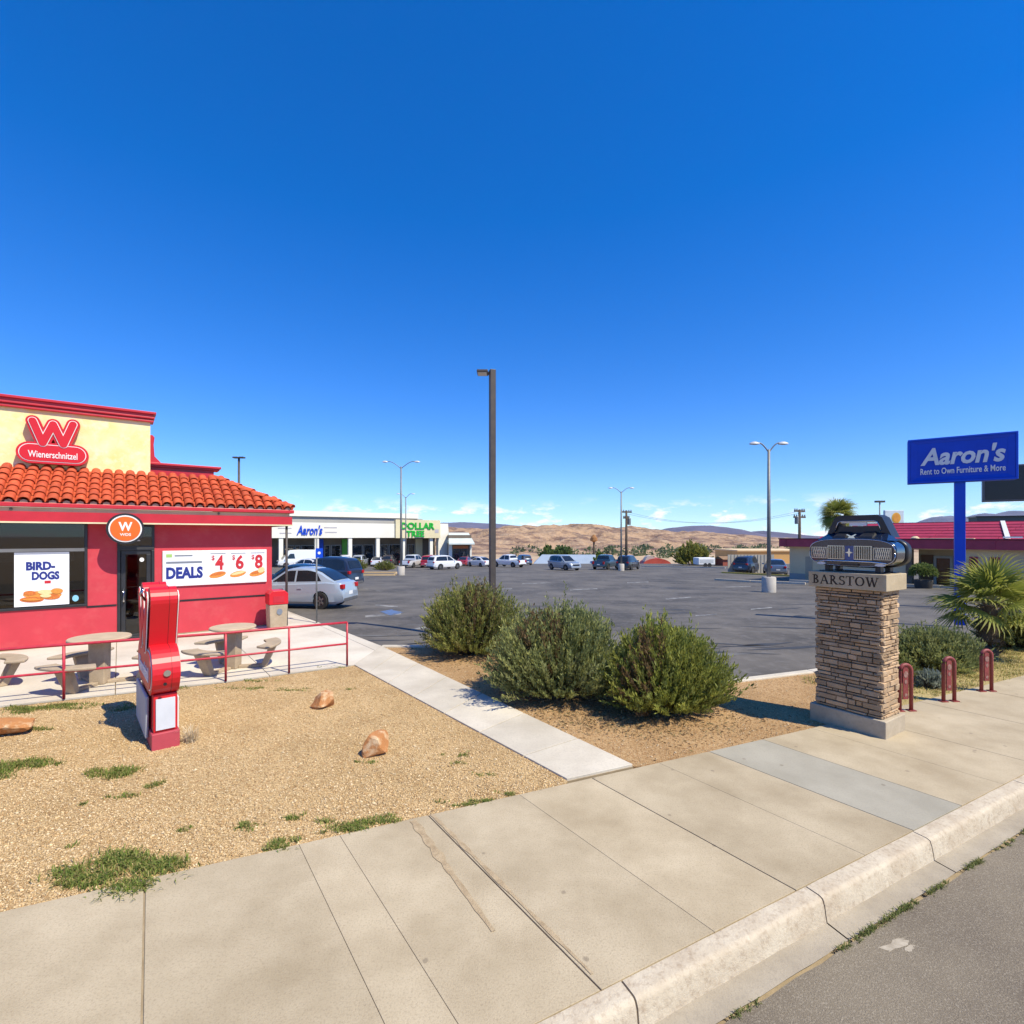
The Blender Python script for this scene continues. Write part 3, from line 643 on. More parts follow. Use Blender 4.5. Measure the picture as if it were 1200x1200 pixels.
# upper wall with cornice
UX = -2.62
up = MB().box(XL,UX,1.2,1.45,3.7,5.30).build('upper_wall', M_yel, rest)
MB().box(XL,UX+.07,1.13,1.50,5.30,5.345).box(XL,UX+.045,1.155,1.475,5.345,5.385).box(XL,UX+.09,1.10,1.52,5.385,5.43).box(XL,UX+.06,1.13,1.50,5.43,5.50).box(XL,UX+.12,1.08,1.54,5.50,5.56).build('cornice', M_redtrim, up, bevel=.008)
pr = MB().box(XL,-1.15,1.62,1.9,3.5,4.22).box(-1.4,-1.15,1.9,9,3.5,4.22).build('parapet', M_redtrim, rest)
MB().box(XL,-1.02,1.56,1.98,4.22,4.27).box(XL,-.98,1.52,2.0,4.27,4.33).build('parapet_cap', M_redtrim, pr, bevel=.008)
MB().slab([(-2.66,4.33),(-2.36,4.33),(-2.44,4.42),(-2.51,4.5),(-2.53,4.8),(-2.51,5.0),(-2.56,5.06),(-2.66,5.04)],1.62,1.82).build('scroll_bracket', M_redtrim, pr, bevel=.01)
MB().box(XL,-.3,2,9.5,3.45,3.5).build('flat_roof', M_mallgrey, rest)
MB().tube([(.30,-.30,-.0),(.30,-.30,2.67)], .032, 8).build('eave_post', M_bronze, rest, sm=True)

# the W-over-pill logo, as stacked layers
def logo(parent, x, y, z, s, depth, mats, words=True, back=False, lbl='logo_panel'):
    """x,z = centre; front at y; extends to y+depth"""
    Wp = [(-.36,.47),(-.185,-.04),(0,.43),(.185,-.04),(.36,.47)]
    def wl(rw, y0, y1, name, mat, par):
        mb = MB()
        for k, (a, b) in enumerate(zip(Wp, Wp[1:])): mb.slab([(x+p[0]*s, z+p[1]*s) for p in capsule(a,b,rw)], y0-k*.0010*(1 if y1 > y0 else -1), y1)
        return mb.build(name, mat, par)
    def pill(pr_, y0, y1, name, mat, par): return MB().slab([(x+p[0]*s, z+p[1]*s) for p in capsule((-.40,-.27),(.40,-.27),pr_,14)], y0, y1).build(name, mat, par)
    mb = MB()
    for k, (a, b) in enumerate(zip(Wp, Wp[1:])): mb.slab([(x+p[0]*s, z+p[1]*s) for p in capsule(a,b,.128)], y-k*.0012, y+depth+k*.0012)
    mb.slab([(x+p[0]*s, z+p[1]*s) for p in capsule((-.40,-.27),(.40,-.27),.25,14)], y-.006, y+depth+.006)
    p = mb.build(lbl, mats[0], parent)
    for f, dd in ((y-.008,-1),(y+depth+.008,1)):
        if dd > 0 and not back: continue
        def rg(i): return (f+dd*(.004+.007*i), f+dd*.007*i-dd*.002) if dd < 0 else (f+dd*.007*i-dd*.002, f+dd*(.004+.007*i))
        pill(.205,*rg(0),'outline',mats[1],p); pill(.190,*rg(1),'inner_panel',mats[0],p)
        wl(.084,*rg(2),'outline',mats[1],p); wl(.070,*rg(3.1),'inner_panel',mats[0],p)
    if back:
        sm_ = MB()
        for k, (a, b) in enumerate(zip(Wp, Wp[1:])): sm_.slab([(x+q[0]*s, z+q[1]*s) for q in capsule(a,b,.130)], y+depth*.70, y+depth*.715)
        sm_.slab([(x+q[0]*s, z+q[1]*s) for q in capsule((-.40,-.27),(.40,-.27),.252,14)], y+depth*.70, y+depth*.715); sm_.build('seam', pm('seam_dark',(.12,.01,.012),None,3,.6), p)
    if words: letter('lettering','Wienerschnitzel',mats[1],p,x,y-.008-.012,z-.305*s,wd=.88*s,ht=.155*s,bold=.012,ext=.008)
    return p
ls = thing('wall_sign', 'red logo sign with white W and lettering on the yellow wall', 'sign', (RC[0],RC[1],0), AR)
logo(ls, -4.46, 1.0, 4.56, .97, .19, (M_redsign, M_white))
# posters and round sign
po = thing('banner', 'white DEALS banner with red prices on the red wall', 'banner', (RC[0],RC[1],0), AR)
MB().box(-2.43,-.138,-.045,-.002,1.18,2.04).build('board', M_white, po, bevel=.006)
fp = MB().box(-2.40,-.165,-.050,-.046,1.21,2.01).build('print_sheet', M_paper, po)
letter('lettering','DEALS',M_blueprint,fp,-1.98,-.051,1.50,wd=.76,ht=.29,bold=.05,ext=.003)
MB().box(-2.36,-1.62,-.054,-.0505,1.73,1.78).build('small_print_line', M_greyprint, fp)
letter('lettering','EVERYDAY',M_blueprint,fp,-1.98,-.0515,1.755,wd=.72,ht=.07,bold=.02,ext=.004) if False else None
MB().box(-2.36,-2.24,-.053,-.0505,1.88,1.96).build('green_print', pm('green_print',(.35,.55,.15),None,4,.5), fp)
MB().box(-2.19,-1.82,-.053,-.0505,1.90,1.935).build('small_print_line', M_greyprint, fp)
for i, (n, x) in enumerate((('4',-1.28),('6',-.82),('8',-.37))):
    letter('lettering',n,M_redprint,fp,x+.04,-.051,1.725,wd=.19,ht=.37,bold=.035,ext=.003); letter('lettering','$',M_redprint,fp,x-.10,-.051,1.84,wd=.07,ht=.14,bold=.02,ext=.003)
    MB().box(x-.16,x+.18,-.053,-.0505,1.945,1.962).build('small_print_line', M_greyprint, fp)
    if i: MB().box(x-.232,x-.226,-.053,-.0505,1.23,1.99).build('print_rule', pm('pale_rule',(.45,.5,.6),None,4,.6), fp)
    q = MB().slab(ell(x,1.42,.19,.075,18,.22),-.053,-.0505).build('food_picture', M_bun, fp)
    MB().slab(ell(x+.01,1.445,.17,.035,16,.22),-.056,-.0535).build('food_detail', M_saus if i != 1 else M_must, q)
    if i == 2: MB().slab(ell(x+.10,1.50,.09,.07,16,.5),-.0585,-.0565).build('food_detail', M_must, q)
bd_ = thing('poster', 'white BIRD-DOGS poster hanging in the window', 'poster', (RC[0],RC[1],0), AR)
sh = MB().box(-4.99,-4.12,-.046,-.034,.91,2.01).build('print_sheet', M_paper, bd_)
MB().box(-4.99,-4.12,-.052,-.030,2.012,2.05).build('hanger_bar', pm('grey_hanger',(.30,.32,.40),None,4,.5), bd_)
letter('lettering','BIRD-',M_blueprint,sh,-4.58,-.047,1.76,wd=.46,ht=.18,bold=.05,ext=.003)
letter('lettering','DOGS',M_blueprint,sh,-4.50,-.047,1.55,wd=.44,ht=.18,bold=.05,ext=.003)
MB().box(-4.52,-4.42,-.05,-.0465,1.38,1.44).build('red_print', M_redprint, sh)
for k, (a, b, c, d, mm) in enumerate(((-4.55,1.14,.31,.085,M_bun),(-4.72,1.05,.19,.06,M_saus),(-4.42,1.09,.15,.06,M_saus),(-4.75,1.19,.10,.05,M_saus),(-4.5,1.2,.13,.05,M_must),(-4.32,1.21,.10,.06,M_bun),(-4.50,1.12,.09,.04,M_must),(-4.72,1.055,.14,.025,M_bun))):
    MB().slab(ell(a,b,c,d,18,-.06),-.050-.0022*k,-.0465-.0022*k+.0004).build('food_picture', mm, sh)
rs_ = thing('round_sign', 'round orange sign with white W over the door', 'sign', (RC[0],RC[1],0), AR)
xr, zr = tline(147,(RC[0]-BV.x*.5,RC[1]-BV.y*.5),AR), 2.56
MB().slab(ell(xr,zr,.345,.345,36),-.50,-.392).build('sign_box', M_black, rs_, auto=40)
d1 = MB().slab(ell(xr,zr,.30,.30,36),-.512,-.501).build('white_ring', M_white, rs_)
MB().slab(ell(xr,zr,.272,.272,36),-.522,-.513).build('orange_disc', M_orange, d1)
letter('lettering','W',M_white,d1,xr,-.523,zr+.05,wd=.25,ht=.20,bold=.03,ext=.003); letter('lettering','WDS',M_white,d1,xr,-.523,zr-.13,wd=.20,ht=.06,bold=.02,ext=.003)
# ------------------------------------------------------------------ monument sign seen edge on
mg = G(197,884); ms_ = thing('monument_sign', 'free standing red logo sign seen edge on in the gravel yard', 'sign', (mg[0]-.56, mg[1]+.66, 0), R(37.5-90)+R(3.5))
logo(ms_, -.0, -.13, 1.15, 1.10, .25, (M_redsign, M_white), True, True, 'sign_cabinet')
cb = MB().box(-.62,.62,-.135,.135,-.05,.17).build('plinth', pm('faded_red_paint',(.46,.06,.08),(.40,.05,.07),6,.6), ms_, bevel=.01)
MB().box(-.58,.58,-.115,.115,.17,.60).build('pedestal', M_redsign, ms_, bevel=.01)
MB().box(.582,.600,-.092,.092,.2,.55).build('end_panel', pm('pale_panel',(.62,.64,.68),(.56,.58,.62),5,.6), ms_)
MB().slab([(-.62,.06),(.38,.06),(.44,.56),(-.62,.56)],-.172,-.137).build('face_board', pm('grey_board',(.40,.43,.47),(.34,.37,.41),4,.6), ms_, bevel=.02)
MB().slab([(-.62,.06),(.40,.06),(.42,.50),(-.62,.50)],.137,.155).build('face_board', M_white, ms_, bevel=.015)
MB().slab(ell(.0,0,.036,.036,14),-.006,.0).build('end_cap', M_chrome, ms_, (.722,.0,.86), R(90))
MB().slab(ell(.0,0,.018,.018,12),-.006,.0).build('end_bolt', M_black, ms_, (.712,-.02,.74), R(90))
for k in (-.02,.06): MB().tube([(.33+k,-.17,1.66),(.36+k,-.215,1.73),(.35+k,-.19,1.80)], .013, 6).build('lamp_bracket', M_chrome, ms_, sm=True)

# ------------------------------------------------------------------ railing
rl = thing('railing', 'red pipe railing with two rails along the edge of the patio', 'railing')
for p in rail_pts: MB().tube([(p[0],p[1],0),(p[0],p[1],.79)], .019, 8).build('post', M_redpipe, rl, sm=True)
MB().tube([(p[0],p[1],.795) for p in rail_pts], .022, 8).build('top_rail', M_redpipe, rl, sm=True)
MB().tube([(p[0],p[1],.40) for p in rail_pts], .018, 8).build('lower_rail', M_redpipe, rl, sm=True)
# ------------------------------------------------------------------ tables
def make_table(loc, rz, label, dia):
    t = thing('picnic_table', label, 'table', (loc[0],loc[1],.002), rz); r = dia/2
    MB().lathe([(r-.02,.715),(r,.725),(r,.748),(r-.012,.76)], 40).build('table_top', M_tanl, t, auto=35)
    MB().add([(-.11,-.09,0),(.11,-.09,0),(.11,.09,0),(-.11,.09,0),(-.12,-.10,.715),(.12,-.10,.715),(.12,.10,.715),(-.12,.10,.715)],[(3,2,1,0),(4,5,6,7),(0,1,5,4),(1,2,6,5),(2,3,7,6),(3,0,4,7)]).build('pedestal', M_tan, t, bevel=.015)
    for k in range(3):
        a0 = R(120*k+20); n = 12; P = []
        for i in range(n+1): a = a0+R(-36+72*i/n); P.append((.80*math.cos(a), .80*math.sin(a)))
        for i in range(n,-1,-1): a = a0+R(-34+68*i/n); P.append((.54*math.cos(a), .54*math.sin(a)))
        s = MB().prism(P,.395,.44).build('seat', M_tan, t, bevel=.015)
        c, q = math.cos(a0), math.sin(a0); lg = MB(); V = []
        for (rr, z, wd) in ((.46,0,.08),(.56,0,.08),(.62,.395,.11),(.74,.395,.11)):
            V += [(rr*c-wd*-q, rr*q-wd*c, z),(rr*c+wd*-q, rr*q+wd*c, z)]
        MB().add(V,[(0,1,3,2),(4,6,7,5),(0,4,5,1),(2,3,7,6),(0,2,6,4),(1,5,7,3)]).build('leg', M_tan, s, bevel=.012)
        MB().prism(ccw([(.1*c-.06*-q,.1*q-.06*c),(.55*c-.06*-q,.55*q-.06*c),(.55*c+.06*-q,.55*q+.06*c),(.1*c+.06*-q,.1*q+.06*c)]),0,.05).build('foot', M_tan, s, bevel=.01)
    return t
make_table(G(117,801), R(10), 'round concrete picnic table near the restaurant door', .84)
make_table(G(273,783), R(-5), 'round concrete picnic table in front of the DEALS banner', .76)
make_table((-8.42,7.75), R(40), 'round concrete picnic table under the BIRD-DOGS window', .84)
# trash receptacle
bn = thing('trash_bin', 'tan litter bin with red hood at the restaurant corner', 'bin', (RC[0]-AV.x*.02-BV.x*.62, RC[1]-AV.y*.02-BV.y*.62, .002), AR)
MB().add([(-.20,-.20,0),(.20,-.20,0),(.20,.20,0),(-.20,.20,0),(-.22,-.22,.64),(.22,-.22,.64),(.22,.22,.64),(-.22,.22,.64)],[(3,2,1,0),(4,5,6,7),(0,1,5,4),(1,2,6,5),(2,3,7,6),(3,0,4,7)]).build('bin_body', M_tan, bn, bevel=.02)
MB().slab([(-.23,.645),(.23,.645),(.23,.92),(.14,1.0),(-.14,1.0),(-.23,.92)],-.23,.23).build('hood', M_redsign, bn, bevel=.015)
MB().box(-.13,.13,-.238,-.231,.70,.86).build('flap', M_redtrim, bn); MB().slab(ell(.02,.46,.07,.08,14),-.226,-.212).build('emblem', M_greyprint, bn)
# ------------------------------------------------------------------ accessible bay sign
q = G(371,730); sp_ = thing('bay_sign', 'thin grey post with small blue accessible parking sign beside the silver sedan', 'sign', (q[0],q[1],0), R(10))
MB().tube([(0,0,-.1),(0,0,2.35)], .022, 8).build('post', M_steel, sp_, sm=True)
MB().box(-.02,.17,-.032,-.026,1.80,2.06).build('sign_plate', M_bluel, sp_); MB().slab(ell(.075,1.93,.04,.04,12),-.037,-.0325).build('sign_symbol', M_white, sp_)
# ------------------------------------------------------------------ stone pillar
pc = Vector(((G(948,841)[0]+G(1062,856)[0])/2, (G(948,841)[1]+G(1062,856)[1])/2)); PR = R(-57)
pl = thing('stone_pillar', 'ledge stone monument pillar with BARSTOW carved in its cap', 'pillar', (pc.x,pc.y,0), PR)
PW, PD = .435, .275; BW, BD = .355, .205; PT = 1.74
MB().box(-PW,PW,-PD,PD,-.1,.205).build('plinth', pm('grey_concrete',(.46,.385,.28),(.37,.30,.21),4,.85,.003,70,c3=(.25,.21,.16),s3=30,f3=.4), pl, bevel=.012)
MB().box(-BW,BW,-BD,BD,.205,PT).build('core', M_mort, pl)
def courses(z0, z1):
    z = z0; out = []
    while z < z1-.02:
        h = random.choice((.034,.04,.046,.052,.06,.07)); h = min(h, z1-z)
        if z1-(z+h) < .03: h = z1-z
        out.append((z, z+h)); z += h
    return out
def stone(x0, x1, z0, z1, dep, mb=None):    # chipped block in elevation coordinates, front towards -y
    j = lambda a: random.uniform(-a, a); g = .0042
    x0 += g; x1 -= g; z0 += g; z1 -= g; b = .007
    V = [(x0,.03,z0),(x1,.03,z0),(x1,.03,z1),(x0,.03,z1),(x0+j(.003),-dep+.010,z0+j(.003)),(x1+j(.003),-dep+.010,z0+j(.003)),(x1+j(.003),-dep+.010,z1+j(.003)),(x0+j(.003),-dep+.010,z1+j(.003)),
         (x0+b,-dep+j(.004),z0+b*.7),(x1-b,-dep+j(.004),z0+b*.7),(x1-b,-dep+j(.004),z1-b*.7),(x0+b,-dep+j(.004),z1-b*.7)]
    Fc = [(0,1,5,4),(1,2,6,5),(2,3,7,6),(3,0,4,7),(4,5,9,8),(5,6,10,9),(6,7,11,10),(7,4,8,11),(8,9,10,11)]
    return MB().add(V,Fc)
def clad(half, yoff, rz, joined=False):
    acc = MB()
    for k, (a, b) in enumerate(courses(.208, PT-.004)):
        x = -half-(.03 if k % 2 else 0); xe = half+(.03 if k % 2 == 0 else 0)
        while x < xe-.001:
            l = random.uniform(.07,.26); 
            if xe-(x+l) < .06: l = xe-x
            mb = stone(x, x+l, a, b, random.uniform(.022,.042)); x += l
            c, s2 = math.cos(rz), math.sin(rz); V = [((p[0])*c-(p[1]-yoff)*s2, p[0]*s2+(p[1]-yoff)*c, p[2]) for p in mb.v]
            mb.v = V
            if joined: acc.add(mb.v, mb.f)
            else: mb.build('stone', M_stone, pl)
    if joined: acc.build('stone_cladding', M_stone, pl, kind='stuff')
clad(BW, BD, 0); clad(BD, BW, R(90)); clad(BW, BD, R(180), True); clad(BD, BW, R(-90), True)
cap = MB().box(-PW-.01,PW+.01,-PD-.01,PD+.01,PT,PT+.20).build('cap', M_lime, pl, bevel=.008)
# serif letters, built from thick and thin strokes
def serif(ch):
    T, t = .155, .07; st = []
    def bar(x0,z0,x1,z1,w_): 
        d = Vector((x1-x0,z1-z0)); n = Vector((-d.y,d.x)).normalized()*w_/2; st.append([(x0-n.x,z0-n.y),(x1-n.x,z1-n.y),(x1+n.x,z1+n.y),(x0+n.x,z0+n.y)][::1])
    def foot(x,z,l=.17): st.append([(x-l,z-.028),(x+l,z-.028),(x+l,z+.028),(x-l,z+.028)])
    def arc(cx,cz,rx,rz_,a0,a1,w0,w1,n=14):
        for i in range(n):
            A = [R(a0+(a1-a0)*(i+k)/n) for k in (0,1)]; q = []
            for a in A:
                ww = w0+(w1-w0)*abs(math.cos(a)); q.append(((cx+(rx+ww/2)*math.cos(a), cz+(rz_+ww/2)*math.sin(a)), (cx+(rx-ww/2)*math.cos(a), cz+(rz_-ww/2)*math.sin(a))))
            P = [q[0][1],q[0][0],q[1][0],q[1][1]]
            st.append(P)
    if ch == 'B': bar(.18,0,.18,1,T); foot(.14,.03); foot(.14,.97); arc(.22,.74,.27,.23,-90,90,t,T); arc(.22,.26,.34,.23,-90,90,t,T); wd = .72
    if ch == 'A': bar(.10,0,.42,1,t); bar(.78,0,.44,1,T); bar(.22,.34,.66,.34,t); foot(.10,.03,.13); foot(.80,.03,.16); wd = .92
    if ch == 'R': bar(.18,0,.18,1,T); foot(.16,.03); foot(.14,.97); arc(.22,.73,.28,.24,-90,90,t,T); bar(.34,.48,.72,.02,T); foot(.78,.03,.11); wd = .86
    if ch == 'S': arc(.32,.73,.21,.22,30,270,t,T*.9); arc(.32,.27,.23,.23,-150,90,t,T*.9); bar(.52,.98,.52,.76,.05); bar(.08,.02,.08,.25,.05); wd = .64
    if ch == 'T': bar(.40,0,.40,.96,T); foot(.40,.03,.19); bar(.02,.96,.78,.96,t); bar(.04,.96,.04,.76,.05); bar(.76,.96,.76,.76,.05); wd = .82
    if ch == 'O': arc(.44,.5,.36,.45,0,360,t,T,28); wd = .92
    if ch == 'W': bar(.12,1,.38,.02,T); bar(.38,.02,.60,.98,t); bar(.56,.98,.80,.02,T); bar(.80,.02,1.06,1,t); foot(.12,.97,.15); foot(.58,.97,.13); foot(1.06,.97,.12); wd = 1.16
    return st, wd
xx = 0; strokes = []
for ch in 'BARSTOW':
    st, wd = serif(ch)
    for P in st: strokes.append([(xx+p[0],p[1]) for p in P])
    xx += wd+.06
sc_ = .76/xx; lt = MB()
for k, P in enumerate(strokes):
    A = sum(P[i][0]*P[(i+1)%4][1]-P[(i+1)%4][0]*P[i][1] for i in range(4)); P = P if A > 0 else P[::-1]
    lt.slab([(-.38-.01+p[0]*sc_, PT+.045+p[1]*.115) for p in P], -PD-.0125-(k % 7)*.0003, -PD-.009)
lt.build('lettering', M_carve, cap)
# ------------------------------------------------------------------ car sculpture on the pillar
CZ = PT+.20
sc = thing('car_sculpture', 'dark navy muscle car front sculpture standing on the stone pillar', 'sculpture', (pc.x,pc.y,CZ), PR)
def sup(w_, z0, z1, n=40, e1=2.9, top=0):
    P = []; cz = (z0+z1)/2; hz = (z1-z0)/2
    for i in range(n):
        a = 2*math.pi*i/n; c, s2 = math.cos(a), math.sin(a)
        P.append((w_*math.copysign(abs(c)**(2/e1),c), cz+hz*math.copysign(abs(s2)**(2/e1),s2)))
    return P
MB().slab(sup(.50,.07,.43,e1=3.2),-.16,.10).build('front_body', M_navy, sc, bevel=.02, auto=35)
MB().slab(sup(.51,.05,.45,e1=3.2),.14,.27).build('rear_body', M_black, sc, bevel=.02, auto=35)
MB().slab(sup(.455,.10,.37),.10,.14).build('spacer', M_black, sc)
MB().add([(-.40,-.15,.405),(.40,-.15,.405),(.34,.06,.50),(-.34,.06,.50),(-.44,.06,.40),(.44,.06,.40)],[(0,1,2,3),(1,5,2),(0,3,4),(5,4,3,2),(0,4,5,1)]).build('hood', M_navy, sc)
for s in (-1,1): MB().add([(s*.07,-.12,.425),(s*.23,-.12,.425),(s*.23,.04,.49),(s*.07,.04,.49),(s*.08,-.10,.455),(s*.22,-.10,.455),(s*.21,.03,.515),(s*.09,.03,.515)],[(0,1,5,4),(1,2,6,5),(2,3,7,6),(3,0,4,7),(4,5,6,7)]).build('hood_scoop', M_black, sc)
arch = [(-.385,.44),(-.31,.61),(-.275,.69),(-.22,.725),(.22,.725),(.275,.69),(.31,.61),(.385,.44)]; ina = [(.265,.52),(.24,.60),(.225,.635),(.19,.65),(-.19,.65),(-.225,.635),(-.24,.60),(-.265,.52)]
def cabframe(y0, y1, name, mat):
    V = []; n = 8
    for y in (y0,y1): V += [(p[0],y,p[1]) for p in arch]+[(p[0],y,p[1]) for p in ina[::-1]]
    Fc = []
    for i in range(7): Fc += [(i,n+i,n+i+1,i+1),(16+i,16+i+1,16+n+i+1,16+n+i),(i,i+1,16+i+1,16+i),(n+i+1,n+i,16+n+i,16+n+i+1)]
    Fc += [(0,16,24,8),(7,15,31,23)]
    return MB().add(V,Fc).build(name, mat, sc)
cabframe(.04,.26,'roof_frame',M_black)
MB().tube([(p[0],.034,p[1]) for p in ina], .006, 6).build('windshield_trim', M_chrome, sc, sm=True)
MB().box(-.28,.28,.06,.24,.44,.585).build('dashboard', M_black, sc)
MB().box(-.10,.10,.052,.075,.590,.634).box(-.205,.205,.056,.072,.626,.646).build('mirror', M_white, sc)  # sky reflection on the mirror plate painted in as plain white
MB().box(-.02,.02,.10,.14,.585,.60).build('mirror_stem', M_chrome, sc)
rim = [(p[0],-.163,p[1]) for p in sup(.488,.083,.417,e1=3.2)]; MB().tube(rim+rim[:1], .005, 6).build('rim_trim', M_chrome, sc, sm=True)
for s in (-1,1): MB().slab(ell(s*.335,.105,.055,.016,14),-.178,-.155).build('turn_signal', M_lampw, sc)
for s in (-1,1):
    g = frame(min(s*.055,s*.255),max(s*.055,s*.255),.165,.335,.006,-.185,-.158).build('grille', M_chrome, sc)
    MB().box(min(s*.061,s*.249),max(s*.061,s*.249),-.168,-.161,.171,.329).build('grille_back', M_black, g)
    for k in range(9): x = s*(.075+k*.0205); MB().box(x-.003,x+.003,-.180,-.169,.171,.329).build('grille_bar', M_chrome, g)
    hl = frame(min(s*.268,s*.455),max(s*.268,s*.455),.170,.315,.005,-.182,-.158).build('headlight', M_chrome, sc)
    MB().box(min(s*.273,s*.45),max(s*.273,s*.45),-.170,-.161,.175,.310).build('headlight_back', pm('smoked_lens',(.06,.065,.075),(.16,.17,.18),30,.2), hl)
    for k in range(7):
        x = .282+k*.022; P = [(s*x,.178),(s*(x+.005),.178),(s*(x+.03),.308),(s*(x+.025),.308)]
        P2 = [(s*x+s*.025,.178),(s*(x+.03),.178),(s*(x+.005),.308),(s*x,.308)]
        for kk, q in enumerate((P,P2)):
            if max(abs(p[0]) for p in q) < .45: MB().slab(q if s > 0 else q[::-1],-.178-.001*kk,-.171).build('headlight_bar', M_chrome, hl)
em = MB().box(-.052,.052,-.178,-.158,.155,.335).build('emblem_panel', pm('emblem_blue',(.02,.06,.22),None,4,.3,coat=.4), sc)
MB().slab([(-.006,.20),(.006,.20),(.012,.24),(.045,.25),(.012,.262),(.006,.30),(-.006,.30),(-.012,.262),(-.045,.25),(-.012,.24)],-.184,-.1785).build('emblem', M_chrome, em)
MB().tube([(-.40,-.165,.125),(-.25,-.185,.140),(0,-.19,.142),(.25,-.185,.140),(.40,-.165,.125)], .013, 8).build('bumper', M_chrome, sc, sm=True)
MB().box(-.10,.10,-.185,-.158,.085,.110).build('plate_recess', M_black, sc)
MB().slab([(-.05,.425),(.05,.425),(.025,.45),(.06,.48),(.045,.482),(.0,.46),(-.045,.482),(-.06,.48),(-.025,.45)],-.125,-.115).build('hood_ornament', M_chrome, sc)
for s, y in ((-1,-.07),(1,-.07),(-1,.2),(1,.2)): MB().box(s*.29-.03,s*.29+.03,y-.05,y+.05,.005,.12).build('wheel_foot', M_black, sc, bevel=.01)
for y in (-.07,.2): MB().box(-.38,.38,y-.06,y+.06,-.001,.012).build('base_bar', M_black, sc)
# ------------------------------------------------------------------ bike racks
def make_rack(p, label, rz):
    t = thing('bike_rack', label, 'bike rack', (p[0],p[1],0), rz, 'bike racks beside the pillar'); hw = .085
    P = [(-hw,0,0),(-hw,0,.55)]+[(-hw*math.cos(math.pi*i/8),0,.55+hw*math.sin(math.pi*i/8)) for i in range(1,8)]+[(hw,0,.55),(hw,0,0)]
    MB().tube(P,.024,8).build('hoop', M_rack, t, sm=True)
    b = MB().slab([(-.038,.16),(.038,.16),(.038,.57),(.026,.61),(-.026,.61),(-.038,.57)],-.008,.008).build('plate', M_rack, t)
    MB().slab(ell(0,.50,.032,.045,12),-.012,-.0085).slab(ell(0,.40,.02,.03,10),-.012,-.0085).slab(ell(0,.22,.022,.022,10),-.012,-.0085).build('plate_emblem', pm('worn_pale_paint',(.38,.22,.18),(.22,.09,.07),40,.7), b)
    for s in (-1,1): MB().box(s*hw-.05,s*hw+.05,-.04,.04,0,.012).build('foot_plate', M_rack, t)
    return t
make_rack(G(1061,833), 'red hoop bike rack right beside the stone pillar', R(5))
make_rack(G(1112,822), 'middle red hoop bike rack of the three', R(5))
make_rack(G(1156,810), 'red hoop bike rack farthest from the pillar, near the fan palm', R(5))

# ------------------------------------------------------------------ plants
def leafcloud(P, D, ln, wd, cols, jit=.15, wid=None):
    """one folded blade per point P along direction D"""
    n = len(P); D = D/np.linalg.norm(D,axis=1,keepdims=True); r = rng.normal(0,1,(n,3)); side = np.cross(D, r); side /= np.linalg.norm(side,axis=1,keepdims=True)+1e-9
    l = (ln*rng.uniform(.6,1.35,n))[:,None]; w_ = (wd*rng.uniform(.7,1.3,n))[:,None]
    a = P; b = P+D*l*.5+side*w_; c = P+D*l; d = P+D*l*.5-side*w_
    V = np.stack([a,b,c,d],1).reshape(-1,3); F = np.arange(4*n).reshape(n,4)
    ci = np.asarray(cols)[rng.integers(0,len(cols),n)]*rng.uniform(1-jit,1+jit,(n,1)); return V, F, np.repeat(ci,4,0)
def make_shrub(name, label, loc, rx, ry, rz_, stems, leaves, cols, ln=.055, wd=.007, group=None, cat='shrub', up=.55, lumps=5, inner=.35, dead=()):
    t = thing(name, label, cat, loc, 0, group)
    n = stems; ph = rng.uniform(0,2*np.pi,n); ct = rng.uniform(.02,1,n)**.75; st = np.sqrt(1-ct**2)
    lump = 1+.14*np.sin(ph*lumps+loc[0]*7)+.10*np.sin(ph*2.3+ct*6+loc[1]*5)+rng.normal(0,.13,n)
    tip = np.stack([rx*st*np.cos(ph)*lump, ry*st*np.sin(ph)*lump, rz_*(.10+.90*ct)*(.88+.12*lump)+np.abs(rng.normal(0,.10,n))*rz_*(rng.uniform(0,1,n)<.35)-.02],1); tip[:,2] = np.maximum(tip[:,2], .03)
    base = np.stack([tip[:,0]*.22, tip[:,1]*.22, np.zeros(n)],1); mid = base*.45+tip*.55; mid[:,2] = tip[:,2]*.42; 
    Ps, Ds, Cs = [], [], []; cidx = rng.integers(0,len(cols),n)
    f = rng.uniform(inner,1.0,(n,leaves))**.8
    f = f[:,:,None]; B = base[:,None]; Mi = mid[:,None]; T = tip[:,None]
    Q = (1-f)**2*B+2*f*(1-f)*Mi+f**2*T; DD = 2*(1-f)*(Mi-B)+2*f*(T-Mi); DD /= np.linalg.norm(DD,axis=2,keepdims=True)
    Q = Q+rng.normal(0,.012,Q.shape); DD = DD*.8+rng.normal(0,.38,DD.shape); DD[:,:,2] += up*.9
    V, F, C = leafcloud(Q.reshape(-1,3), DD.reshape(-1,3), ln, wd, [(1,1,1)])
    cc = np.asarray(cols)[cidx]*rng.uniform(.78,1.25,(n,1))
    if len(dead):
        ddir = np.array(dead[:2]); hot = np.hypot(tip[:,0]/rx-ddir[0], tip[:,1]/ry-ddir[1]) < dead[2]; cc[hot & (rng.uniform(0,1,n) < .42)] = (.19,.125,.06)
    C = C*np.repeat(np.repeat(cc,leaves,0),4,0); V[:,2] = np.maximum(V[:,2], .004)
    put('foliage', npmesh('foliage', V, F, M_leaf, C), t)
    ks = rng.choice(n, min(n,140), replace=False); mb = MB()
    for k in ks:
        P = [tuple((1-u)**2*base[k]+2*u*(1-u)*mid[k]+u*u*tip[k]) for u in (0,.35,.7,.95)]; mb.tube(P, [.011,.008,.005,.002], 4, False)
    mb.build('stem', M_bark, t)
    return t
OL = [(.26,.27,.07),(.22,.24,.07),(.32,.315,.085),(.17,.195,.055),(.29,.265,.10)]
